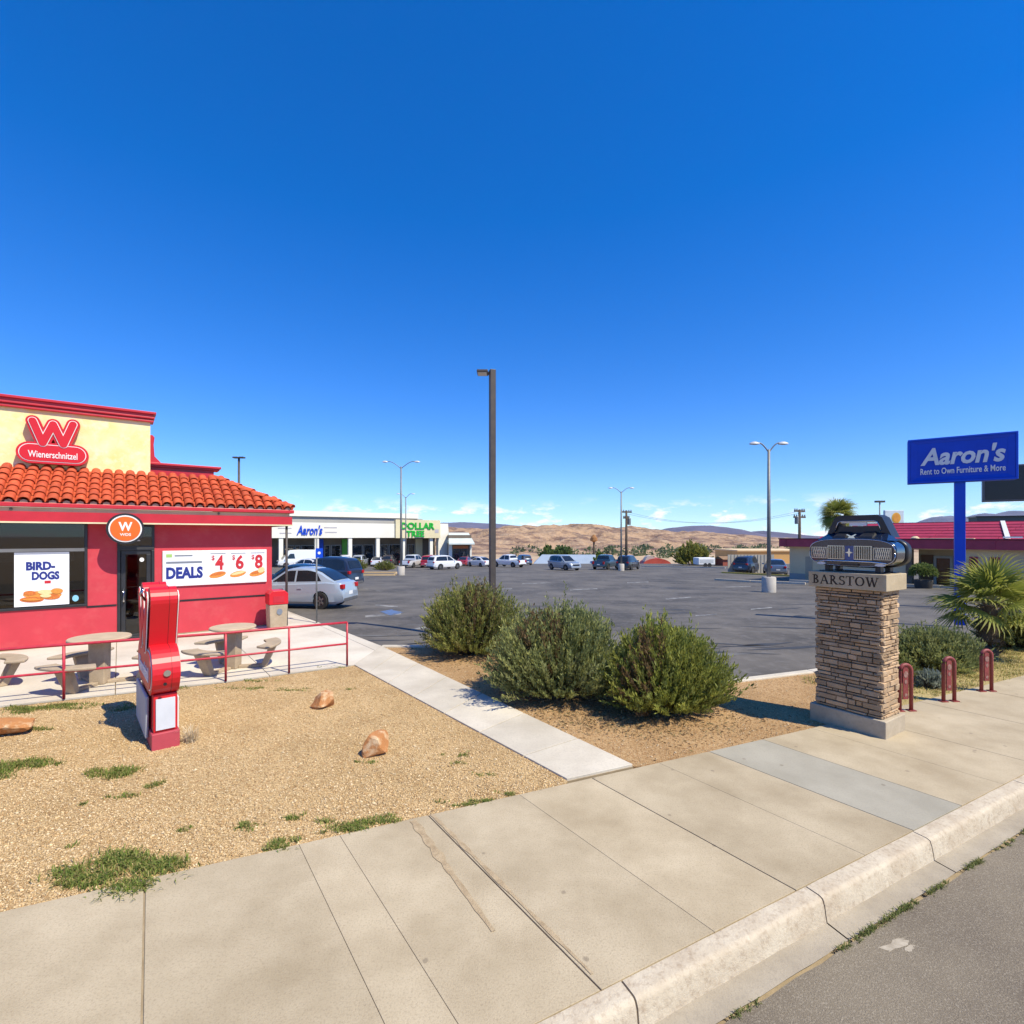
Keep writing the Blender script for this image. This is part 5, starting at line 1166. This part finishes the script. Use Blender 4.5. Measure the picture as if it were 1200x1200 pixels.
    ty = MB().lathe([(wr_*.62,-.10),(wr_*.94,-.10),(wr_,-.06),(wr_,.06),(wr_*.94,.10),(wr_*.62,.10),(wr_*.60,.0),(wr_*.62,-.10)], 24, ends=False).mesh('tyre', M_rubber)
    rm = MB().lathe([(wr_*.30,-.085),(wr_*.56,-.085),(wr_*.60,.085),(wr_*.52,.09),(wr_*.50,.05),(.07,.06),(.05,.085)], 20).mesh('rim', pm('dark_wheel_well',(.05,.05,.055),None,4,.5))
    spk = MB()
    for i in range(5):
        a = 2*math.pi*i/5; c, s2 = math.cos(a), math.sin(a); spk.prism(ccw([(c*.04-s2*.035,s2*.04+c*.035),(c*.04+s2*.035,s2*.04-c*.035),(c*wr_*.55+s2*.028,s2*wr_*.55-c*.028),(c*wr_*.55-s2*.028,s2*wr_*.55+c*.028)]), .06,.094)
    spm = spk.mesh('spokes', M_rim)
    for x in P['wx']:
        for s in (-1,1):
            wh = bpy.data.objects.new('wheel', ty); COL.objects.link(wh); wh.parent = root; wh.location = (x, s*(Wd-.115), wr_); wh.rotation_euler = (R(-90*s),0,0)
            put('rim', rm, wh); put('spokes', spm, wh)
    zh = lerp_tab(P['deck'], hl-.2)
    for s in (-1,1):
        MB().lathe([(.05,-.02),(.16,-.01),(.15,.02),(.02,.04)], 12).build('headlight', M_lampw, root, (hl-.20,s*(hw(hl-.2)-.12),zh-.12)).rotation_euler = (0,R(75),s*R(35))
        zr_ = lerp_tab(P['deck'], -hl+.1); y1 = hw(-hl+.06)
        MB().box(-hl-.012,-hl+.14,s*(y1-.10)-.09,s*(y1-.10)+.115,zr_-.20 if kind != 'pickup' else zr_-.34,zr_-.04).build('tail_light', M_lampr, root, bevel=.02)
        MB().box(-.06,.06,-.09,.09,-.06,.06).build('mirror', paintm(), root, (x1-.35,s*(Wd+.06),lerp_tab(P['deck'],x1-.3)+.06), bevel=.03)
        for hx in ((-.35,.45) if kind != 'van' else (.9,)):
            if kind != 'pickup' or True: MB().box(hx-.09,hx+.09,s*(hw(hx)*.995+.002)-.012,s*(hw(hx)*.995+.002)+.012,P['zb']+.52,P['zb']+.55).build('door_handle', paintm(), root)
    MB().box(-hl-.02,-hl+.08,-.62,.62,P['zb']+.08,P['zb']+.2).build('rear_bumper', pm('bumper_grey',(.10,.10,.105),None,4,.6), root, bevel=.02)
    MB().box(hl-.06,hl+.012,-.45,.45,zh-.30,zh-.14).build('grille', M_black, root)
    MB().box(-hl-.008,-hl+.02,-.16,.16,P['zb']+.30,P['zb']+.42).build('number_plate', M_white, root)
    if kind == 'pickup': MB().box(-2.58,-1.04,-.78,.78,.98,1.106).build('bed_floor', M_black, root)
    return root
PROTO = {k: car_proto(k) for k in ('sedan','suv','pickup','van')}; used = set()
def car(kind, px, py, deg, col, label, cat='car', scale=1.0, group=None, pos=None):
    X, Y, Z = pos or L(px, py); p = PROTO[kind]
    if kind in used: r = copy_tree(p)
    else: r = p; used.add(kind)
    r.location = (X,Y,Z); r.rotation_euler = (math.atan(-SL)*0,0,R(deg)); r.scale = (.86,.9,1.04) if px < 400 and py > 680 else (scale,)*3; tag(r, label, cat, group or 'cars in the parking lot')
    for o in bpy.data.objects:
        if o.parent == r and o.data and o.data.materials and o.data.materials[0] == paintm(): o.color = (*col,1)
    return r
order = [
 ('sedan',355,711,172,(.36,.43,.52),'silver sedan parked beside the restaurant corner','car'),
 ('sedan',351,697,165,(.02,.06,.12),'dark blue car just behind the silver sedan','car'),
 ('suv',384,690,160,(.02,.03,.06),'dark navy hatchback with red tail light behind the silver sedan','car'),
 ('sedan',361,671,160,(.72,.72,.72),'white sedan in the middle of the lot behind the dark blue car','car'),
 ('van',349,664.5,215,(.78,.78,.76),'white delivery van parked before the stores','van'),
 ('suv',404,664,115,(.75,.75,.75),'white suv parked nose out at the store columns','suv'),
 ('suv',422,663.5,95,(.42,.45,.50),'silver grey suv parked before the green store panel','suv'),
 ('sedan',443,663.5,95,(.70,.70,.72),'small white sedan among the cars at the store columns','car'),
 ('suv',456,663,95,(.06,.045,.04),'dark brown suv among the cars at the store columns','suv'),
 ('pickup',484,665,75,(.60,.61,.62),'silver pickup near the green store sign','pickup'),
 ('suv',504,665,85,(.42,.02,.03),'red suv beside the silver pickup','suv'),
 ('suv',521,667,48,(.78,.78,.78),'white suv driving across the lot before the awning shop','suv'),
 ('sedan',545,663,80,(.35,.03,.03),'dark red sedan parked under the awning shop','car'),
 ('sedan',558,662,20,(.05,.07,.11),'dark sedan behind the white hatchback near the lamp post','car'),
 ('sedan',562,664,130,(.78,.78,.78),'white hatchback near the tall dark lamp post','car'),
 ('pickup',596,664.5,138,(.76,.76,.76),'white pickup truck parked in front of the dark blue suv','pickup'),
 ('suv',613,662,110,(.05,.09,.17),'dark blue suv behind the white pickup','suv'),
 ('suv',661,668,-58,(.26,.30,.35),'grey suv standing alone in the open lot','suv'),
 ('pickup',710,667,60,(.03,.06,.09),'dark teal pickup near the far double lamp post','pickup'),
 ('suv',736,667.5,60,(.015,.016,.022),'black suv right behind the far double lamp post','suv'),
 ('suv',879,671,42,(.02,.03,.06),'dark navy suv parked along the pale fence','suv'),
 ('sedan',908,673,70,(.10,.14,.22),'blue sedan parked beside the burgundy building corner','car'),
]
for k, px, py, dg, col, lab, ct in order: car(k, px, py, dg, col, lab, ct)

# ------------------------------------------------------------------ strip mall
MO = (-11.7, 88.0); MA = R(36.5); mz = -2.7
mall = thing('strip_mall', 'long low white store building with covered walkway and green and blue signs', 'building', (MO[0],MO[1],mz), MA)
mt = lambda px: tline(px, MO, MA)
X0 = -62
MB().box(X0,0,3.2,22,0,5.6).build('wall', M_shopbrown, mall)
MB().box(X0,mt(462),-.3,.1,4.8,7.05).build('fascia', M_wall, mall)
MB().box(X0,0,.1,3.2,4.8,5.0).build('canopy_soffit', M_shopbrown, mall)
MB().box(X0,mt(500),1.5,2.0,7.05,8.0).build('roof_band', M_mallgrey, mall)
MB().box(X0,mt(494),1.2,22,8.0,8.8).build('parapet', M_wall, mall)
dt = MB().box(mt(462),mt(514),-.6,.1,4.75,7.75).build('sign_panel', M_mallcream, mall)
MB().slab([(mt(513),0),(1.2,0),(.7,7.2),(mt(513),7.2)],-.2,.6).build('end_pier', M_wall, mall)
for px in (329,371,410,442.5,473.5,505): x = mt(px); MB().box(x-.28,x+.28,-.2,.3,0,4.8).build('column', M_wall, mall)
for a, b, mm in ((333,345,'d'),(346,352,'d'),(353,369,'d'),(373,379,'b'),(380,387,'d'),(388,400,'d'),(401,408,'g'),(412,425,'d'),(426,438,'d'),(446,455,'d'),(456,470,'d'),(478,486,'d'),(487,495,'y')):
    x0, x1 = tline(a,(MO[0]-math.sin(MA)*3,MO[1]+math.cos(MA)*3),MA), tline(b,(MO[0]-math.sin(MA)*3,MO[1]+math.cos(MA)*3),MA)
    mat = {'d':M_alu,'b':M_bluel,'g':pm('green_panel',(.10,.42,.04),None,2,.6),'y':M_mallcream}[mm]
    if mm == 'd':
        f = frame(x0,x1,.3 if (a//3)%2 else 0,3.7,.12,3.0,3.2).build('store_window', pm('store_frame',(.30,.29,.27),None,2,.5), mall); MB().box(x0+.12,x1-.12,3.08,3.12,.3,3.58).build('pane', M_dglass, f)
    else: MB().box(x0,x1,3.0,3.2,0,4.6).build('wall_panel', mat, mall)
letter('lettering',"Aaron's",M_blue,mall,(mt(347)+mt(377))/2,-.32,5.95,wd=mt(377)-mt(347),ht=1.4,bold=.02,shear=.25,ext=.12)
for k, (a, b, z) in enumerate(((379,394,6.25),(380,394,5.55),(325,341,6.1),(327,341,5.4))): MB().box(mt(a),mt(b),-.32,-.305,z,z+.16).build('small_lettering', pm('pale_lettering',(.45,.42,.45),None,2,.6), mall)
letter('lettering','DOLLAR',M_green,dt,(mt(468)+mt(507))/2,-.62,6.75,wd=(mt(507)-mt(468)),ht=1.1,bold=.03,ext=.12)
letter('lettering','TREE',M_green,dt,(mt(474)+mt(495))/2,-.62,5.45,wd=(mt(495)-mt(474)),ht=1.0,bold=.03,ext=.12)
MB().box(mt(507.5),mt(512),-.62,-.605,5.6,6.2).build('small_lettering', pm('pale_lettering',(.45,.42,.45),None,2,.6), dt)
# awning shop
sx_ = (at(540,86),86.0); k = 86/FPX
shp = thing('awning_shop', 'small shop with sloping pale awning roof at the end of the stores', 'building', (sx_[0],sx_[1],-2.75), R(12))
MB().box(-14*k,13*k,.5,9,0,5.3).build('wall', M_shopbrown, shp); MB().box(-14*k,-10*k,.2,.5,0,4).box(11*k,13*k,.2,.5,0,4).build('pier', M_wall, shp)
MB().add([(-14.5*k,-1.0,3.9),(15.5*k,-1.0,3.9),(11*k,2.2,5.7),(-13*k,2.2,5.7),(-14.5*k,-1.0,3.7),(15.5*k,-1.0,3.7),(15.5*k,4,3.9),(-14.5*k,4,3.9)],[(0,1,2,3),(4,5,1,0),(1,6,2),(0,3,7)]).build('awning', pm('pale_awning',(.55,.60,.58),(.48,.53,.5),1,.7), shp)
MB().box(-9*k,9*k,.3,.48,3.0,3.5).build('sign_strip', pm('orange_strip',(.55,.16,.04),None,2,.6), shp)
for a in (-8,0): f = frame(a*k,(a+7)*k,.2,2.9,.12,.3,.5).build('window', M_alu, shp); MB().box(a*k+.12,(a+7)*k-.12,.38,.42,.3,2.8).build('pane', M_dglass, f)
# kerbed planting island before the stores, yellow kerbs at right
def island(P, mat, name, label, h=.13, wd=.15):
    q = [Vector(L(*p)) for p in P]; t = thing(name, label, 'kerb')
    for a, b in zip(q, q[1:]):
        n = max(1,int((b-a).length/2.4)); d = (b-a).normalized(); nr = Vector((-d.y,d.x,0))*wd/2
        for i in range(n):
            u = a+(b-a)*i/n+d*.01; v = a+(b-a)*(i+1)/n-d*.01
            MB().add([tuple(p+Vector((0,0,z))) for z in (-.1,h) for p in (u-nr,v-nr,v+nr,u+nr)],[(3,2,1,0),(4,5,6,7),(0,1,5,4),(1,2,6,5),(2,3,7,6),(3,0,4,7)]).build('kerb_stone', mat, t)
    return t
island([(398,671.5),(466,671.5),(462,674.5),(398,674.5)], pm('orange_kerb',(.60,.42,.22),None,2,.8), 'island_kerb', 'tan kerb round the planting island before the stores')
island([(846,671.5),(885,673.5),(934,676)], M_yellowk, 'yellow_kerb', 'yellow painted kerb in front of the navy suv by the fence')
island([(838,680),(880,682.5),(944,685)], M_walk, 'parking_kerb', 'pale concrete kerb strip in the lot before the burgundy building')
island([(752,664),(800,664.8),(850,666)], M_walk, 'lot_edge_kerb', 'pale kerb along the far edge of the lot')
# low white building beyond the lot, red roof, fence
t = thing('low_warehouse', 'long low white building with blue grey roof beyond the far lot edge', 'building', (at(662,100),100,-5.5), R(-4)); k = 100/FPX
MB().box(-38*k,38*k,0,9,0,2.1).build('wall', M_white, t)
MB().add([(-38.5*k,-.3,2.1),(38.5*k,-.3,2.1),(38.5*k,9,2.1),(-38.5*k,9,2.1),(-27*k,4.3,4.1),(38*k,4.3,4.1)],[(0,1,5,4),(2,3,4,5),(1,2,5),(3,0,4)]).build('roof', pm('blue_grey_roof',(.30,.36,.44),(.26,.32,.40),.5,.6), t)
for a in (-30,-10,10,24): MB().box(a*k,(a+1.2)*k,-.06,0,.0,2.08).build('pilaster', M_wall, t)
t = thing('red_roof_building', 'low building with red barrel roof beyond the far lot edge', 'building', (at(768,98),98,-4.4), R(-6)); k = 98/FPX
MB().box(-13*k,20*k,0,5,0,1.0).build('wall', M_beige, t)
P = [(17*k*math.cos(math.pi*i/12)+2*k, 1.0+1.5*math.sin(math.pi*i/12)) for i in range(13)]; MB().slab(P,-.2,5.2).build('roof', pm('red_roof',(.45,.07,.04),(.36,.05,.03),1,.6), t, auto=30)
P = [(-17*k*.9*math.cos(math.pi*i/12)*.5+2*k-7*k, 1.0+2.0*math.sin(math.pi*i/12)) for i in range(12,-1,-1)]; MB().slab(P[::-1] if False else P,.4,3.5).build('pale_roof', pm('pale_roof',(.55,.46,.38),None,1,.7), t)
t = thing('lot_fence', 'pale corrugated fence behind the navy suv', 'fence', (at(853,52),52,lotz(52))); k = 52/FPX
for i in range(28):
    x = i*1.95*k; MB().box(x,x+1.85*k,(i%2)*.04,.06+(i%2)*.04,0,zat(650,52)-lotz(52)).build('panel', pm('fence_panel',(.44,.40,.33),None,1,.7,rnd=.06), t)
t = thing('white_trailer', 'low white trailer parked at the far lot edge beside the bush', 'trailer', (at(826,74),74,lotz(74)), R(5)); k = 74/FPX
MB().box(-11*k,9*k,-.9,.9,.35,1.35).build('body', M_white, t, bevel=.08); MB().box(9.2*k,12*k,-.05,.05,.4,.5).build('tow_bar', M_steel, t)
MB().box(-9.5*k,7*k,-.915,-.902,.62,1.1).build('side_panel', pm('pale_grey_panel',(.5,.52,.53),None,1,.6), t)
for x in (-3,2): MB().slab(ell(x*k,.3,.3,.3,14),-.98,-.92).build('wheel', M_rubber, t)
t = thing('red_shed', 'small rust red shed beside the white trailer', 'shed', (at(856,80),80,lotz(80)-.3), R(3)); k = 80/FPX
MB().box(-9*k,13*k,0,3,0,1.3).build('wall', pm('rust_red',(.36,.09,.05),(.28,.06,.04),1,.8), t); MB().add([(-9.5*k,-.2,1.3),(13.5*k,-.2,1.3),(13.5*k,3.2,1.3),(-9.5*k,3.2,1.3),(-9.5*k,1.5,1.75),(13.5*k,1.5,1.75)],[(0,1,5,4),(2,3,4,5),(1,2,5),(3,0,4)]).build('roof', M_brown, t)
t = thing('tan_building', 'long tan flat roofed building beyond the fence', 'building', (at(906,110),110,-6), 0); k = 110/FPX
MB().box(-42*k,42*k,0,12,0,zat(646,110)+6).build('wall', pm('orange_tan_wall',(.58,.34,.12),None,.3,.8), t); MB().box(-42.5*k,42.5*k,-.3,12.3,zat(646,110)+6,zat(644.5,110)+6).build('roof', M_beige, t)

# ------------------------------------------------------------------ burgundy roofed building
BO = (20.6, 38.0); BA = R(-54.4); bz = -1.0
bb = thing('burgundy_building', 'beige restaurant with burgundy metal roof across the lot', 'building', (BO[0],BO[1],bz), BA)
bt = lambda px: tline(px, BO, BA)
ZF0, ZF1, ZM = 1.62+1.0, 2.16+1.0, 3.20+1.0; BL = 24.0
e0, e1 = bt(1066), bt(1130)
MB().box(0,e0,0,.3,0,ZF0).box(e1,BL,0,.3,0,ZF0).box(e0,e1,1.6,1.9,0,ZF0).box(0,.3,.3,9,0,ZF0).build('wall', M_beige, bb)
MB().box(0,bt(1000),-.02,0,0,.65).build('wall_base', pm('grey_base',(.36,.34,.31),None,1,.8), bb)
MB().box(bt(944),bt(952),-.03,0,.0,1.9).build('door', pm('beige_door',(.44,.36,.25),None,1,.7), bb)
fs = MB().box(-.5,BL,-.55,-.35,ZF0,ZF1).box(-.5,-.3,-.35,9,ZF0,ZF1).build('fascia', M_burg, bb)
MB().box(-.54,BL,-.60,-.30,ZF1,ZF1+.07).build('fascia_cap', pm('dark_burgundy',(.10,.012,.025),None,2,.6), fs)
for i in range(13): x = i*1.9; MB().box(x-.03,x+.03,-.575,-.552,ZF0,ZF1).build('fascia_seam', M_burg, fs)
MB().box(-.3,BL,-.35,9,ZF1-.12,ZF1-.02).build('flat_roof', M_mallgrey, bb)
MB().box(-.25,BL,-.35,0,ZF0-.05,ZF0-.004).build('soffit', M_beige, bb)
# mansard: stepped courses
mx0, mx1 = bt(956), BL; NRW = 6
mb_ = MB().add([(mx0,.55,ZF1),(mx1,.55,ZF1),(mx1,2.3,ZM),(mx0+1.9,2.3,ZM),(mx0,5,ZF1),(mx0+1.9,5,ZM)],[(0,1,2,3),(0,3,5,4),(3,2,5)]).build('mansard_roof', M_burg, bb)
for r in range(NRW):
    f0, f1 = r/NRW, (r+1)/NRW; y0 = .5+1.75*f0; y1 = .5+1.75*f1; z0 = ZF1+(ZM-ZF1)*f0; z1 = ZF1+(ZM-ZF1)*f1; xa = mx0+1.9*f0; nn = 7
    for i in range(nn):
        a = xa+(mx1-xa)*i/nn+.01; b = xa+(mx1-xa)*(i+1)/nn-.01
        MB().add([(a,y0,z0+.02),(b,y0,z0+.02),(b,y1,z1+.02),(a,y1,z1+.02),(a,y0,z0+.07),(b,y0,z0+.07),(b,y1-.02,z1+.03),(a,y1-.02,z1+.03)],[(3,2,1,0),(4,5,6,7),(0,1,5,4),(1,2,6,5),(2,3,7,6),(3,0,4,7)]).build('roof_panel', M_burg, mb_)
MB().box(mx0+1.8,mx1,2.25,2.5,ZM,ZM+.08).build('ridge_cap', M_burg, mb_)
xw = bt(1176); MB().add([(xw,.42,ZF1+.1),(xw+.22,.42,ZF1+.1),(xw-.35,2.2,ZM+.1),(xw-.55,2.2,ZM+.1)],[(0,1,2,3)]).add([(xw-.1,.40,ZF1+.12),(xw+.7,.40,ZF1+.12),(xw+.7,.40,ZF1+.2),(xw-.1,.40,ZF1+.2)],[(0,1,2,3)]).build('white_flashing', M_white, mb_)
MB().box(bt(1068),bt(1140),.2,.5,ZF1+.0,ZF1+.1).build('roof_ledge', M_beige, bb)
MB().lathe([(.22,0),(.22,.12),(.1,.22)], 12).build('roof_vent', M_beige, bb, (bt(1073),-.1,ZF1))
# recessed entrance
st2 = M_stone
for (a,b) in ((1062,1069),): MB().box(bt(a),bt(b),-.1,.3,0,ZF0-.06).build('stone_column', pm('brown_stone',(.22,.15,.10),(.14,.10,.07),4,.9,.02,20), bb)
en = frame(bt(1085),bt(1108),0.1,2.15,.14,1.4,1.6).build('entrance', pm('pale_frame',(.52,.47,.38),None,2,.6), bb); MB().box(bt(1085)+.14,bt(1108)-.14,1.48,1.52,.24,2.01).build('pane', pm('amber_glass',(.12,.045,.02),(.20,.07,.02),1.2,.15), en)
MB().box(bt(1070),bt(1084),1.45,1.58,0,2.2).build('wood_panel', pm('brown_wood_panel',(.24,.12,.05),(.18,.09,.04),2,.7), bb)
for (a,b) in ((1136,1146),(1160,1172)): f = frame(bt(a),bt(b),.9,2.2,.08,-.06,.02).build('window', M_burg, bb); MB().box(bt(a)+.08,bt(b)-.08,-.03,-.01,.98,2.12).build('pane', M_dglass, f)
g_ = (at(1082,29.5),29.5,-.72); tp = thing('potted_bush', 'round clipped bush in a dark pot at the burgundy building entrance', 'plant', g_)
MB().lathe([(.32,0),(.40,.15),(.46,.55),(.42,.6)], 16).build('pot', pm('dark_pot',(.05,.045,.04),None,3,.7), tp, auto=40)
n = 2600; d = rng.normal(0,1,(n,3)); d /= np.linalg.norm(d,axis=1,keepdims=True); d[:,2] = np.abs(d[:,2])*1.0-.25*rng.uniform(0,1,n); Pn = d*np.array((.66,.66,.62))*rng.uniform(.75,1,(n,1))+np.array((0,0,.95)); V, F, C = leafcloud(Pn, d+rng.normal(0,.5,(n,3)), .10,.03, [(.12,.17,.04),(.16,.20,.06)]); put('foliage', npmesh('foliage',V,F,M_leaf,C), tp)
kp = [Vector((BO[0]+BV2[0], BO[1]+BV2[1])) for BV2 in ((-1.2,-2.2),(12.4,-17.6))]; kk = thing('building_kerb', 'pale kerb along the walk of the burgundy building', 'kerb')
for i in range(10):
    d = (kp[1]-kp[0])/10; u = kp[0]+d*i+d.normalized()*.01; v = kp[0]+d*(i+1)-d.normalized()*.01; nr = Vector((-d.y,d.x)).normalized()*.12; zz1 = lotz(u.y); 
    MB().add([(p.x,p.y,lotz(p.y)+z) for z in (-.1,.16) for p in (u-nr,v-nr,v+nr,u+nr)],[(3,2,1,0),(4,5,6,7),(0,1,5,4),(1,2,6,5),(2,3,7,6),(3,0,4,7)]).build('kerb_stone', M_walk, kk)
t = thing('roof_unit_building', 'dark flat topped block rising behind the burgundy roof', 'building', (at(1168,48),48,-1.5), R(-30)); MB().box(-1.4,3.2,0,3,0,zat(606,48)+1.5).build('wall', pm('dark_block',(.10,.11,.10),None,1,.7), t); MB().box(-1.5,3.3,-.1,3.1,zat(606,48)+1.5,zat(604.5,48)+1.5).build('cap', M_black, t)

# ------------------------------------------------------------------ trees beyond the lot
make_shrub('lot_bush', 'large yellow green bush at the far lot edge', (at(812,84),84,-2.6), 2.7,2.2,3.5, 260, 34, [(.34,.32,.07),(.27,.26,.06),(.20,.21,.05)], .42,.10, cat='bush')
make_shrub('lot_bush', 'bright green small tree behind the dark teal pickup', (at(703.5,100),100,-5), 1.5,1.3,4.1, 110, 30, [(.17,.22,.03),(.13,.18,.03)], .42,.14, cat='bush')
for i, (px, w_, h_, lab) in enumerate(((642,1.7,4.3,'narrow dark green tree before the hills beside a rounded pair'),(649,1.9,3.0,'low rounded green tree between two others before the hills'),(659,3.4,4.2,'widest rounded green tree before the tan hills'))):
    make_shrub('desert_tree', lab, (at(px,230),230,groundz(at(px,230),230)), w_*1.6,w_,h_*1.45, 90, 26, [(.11,.17,.05),(.14,.20,.06)], 1.2,.42, cat='tree')
n = 0; Vs, Fs, Cs, o0 = [], [], [], 0
for k in range(420):
    Y = random.choice((random.uniform(420,560), random.uniform(560,760))); px = random.gauss(0,1)
    px = random.uniform(712,965) if random.random() < .8 else random.uniform(585,720)
    if px < 712 and random.random() < .6: continue
    c = Vector((px*.9,Y*.02,3)); 
    if mnoise.noise(Vector((px*.045,Y*.012,1))) < -.05: continue
    X = at(px,Y); s = random.uniform(1.6,4.2); m = 42; d = rng.normal(0,1,(m,3)); d /= np.linalg.norm(d,axis=1,keepdims=True); P = d*np.array((s*1.4,s,s))*rng.uniform(.5,1,(m,1))+np.array((X,Y,groundz(X,Y)+s*.75))
    V, F, C = leafcloud(P, d+rng.normal(0,.4,(m,3)), s*.8, s*.28, [(.12,.165,.075),(.15,.18,.09),(.10,.14,.06)]); Vs.append(V); Fs.append(F+o0); Cs.append(C); o0 += len(V)
o = put('distant_trees', npmesh('distant_trees', np.concatenate(Vs), np.concatenate(Fs), M_leaf, np.concatenate(Cs))); o['kind'] = 'stuff'; o['label'] = 'belt of far green trees in the valley before the hills'; o['category'] = 'trees'
# ------------------------------------------------------------------ clear desert air
hz = MB().box(-12600,12600,-12600,12600,-24,560).mesh('haze'); ho = put('haze', hz); ho['kind'] = 'stuff'; ho['label'] = 'thin blue desert air over the whole place'
hm_ = bpy.data.materials.new('haze_air'); hm_.use_nodes = True; ht = hm_.node_tree; ht.nodes.remove(ht.nodes['Principled BSDF'])
pv = ht.nodes.new('ShaderNodeVolumePrincipled'); pv.inputs['Color'].default_value = (.62,.76,1,1); pv.inputs['Density'].default_value = HAZE; pv.inputs['Anisotropy'].default_value = 0
ht.links.new(pv.outputs[0], ht.nodes['Material Output'].inputs['Volume']); hz.materials.append(hm_)
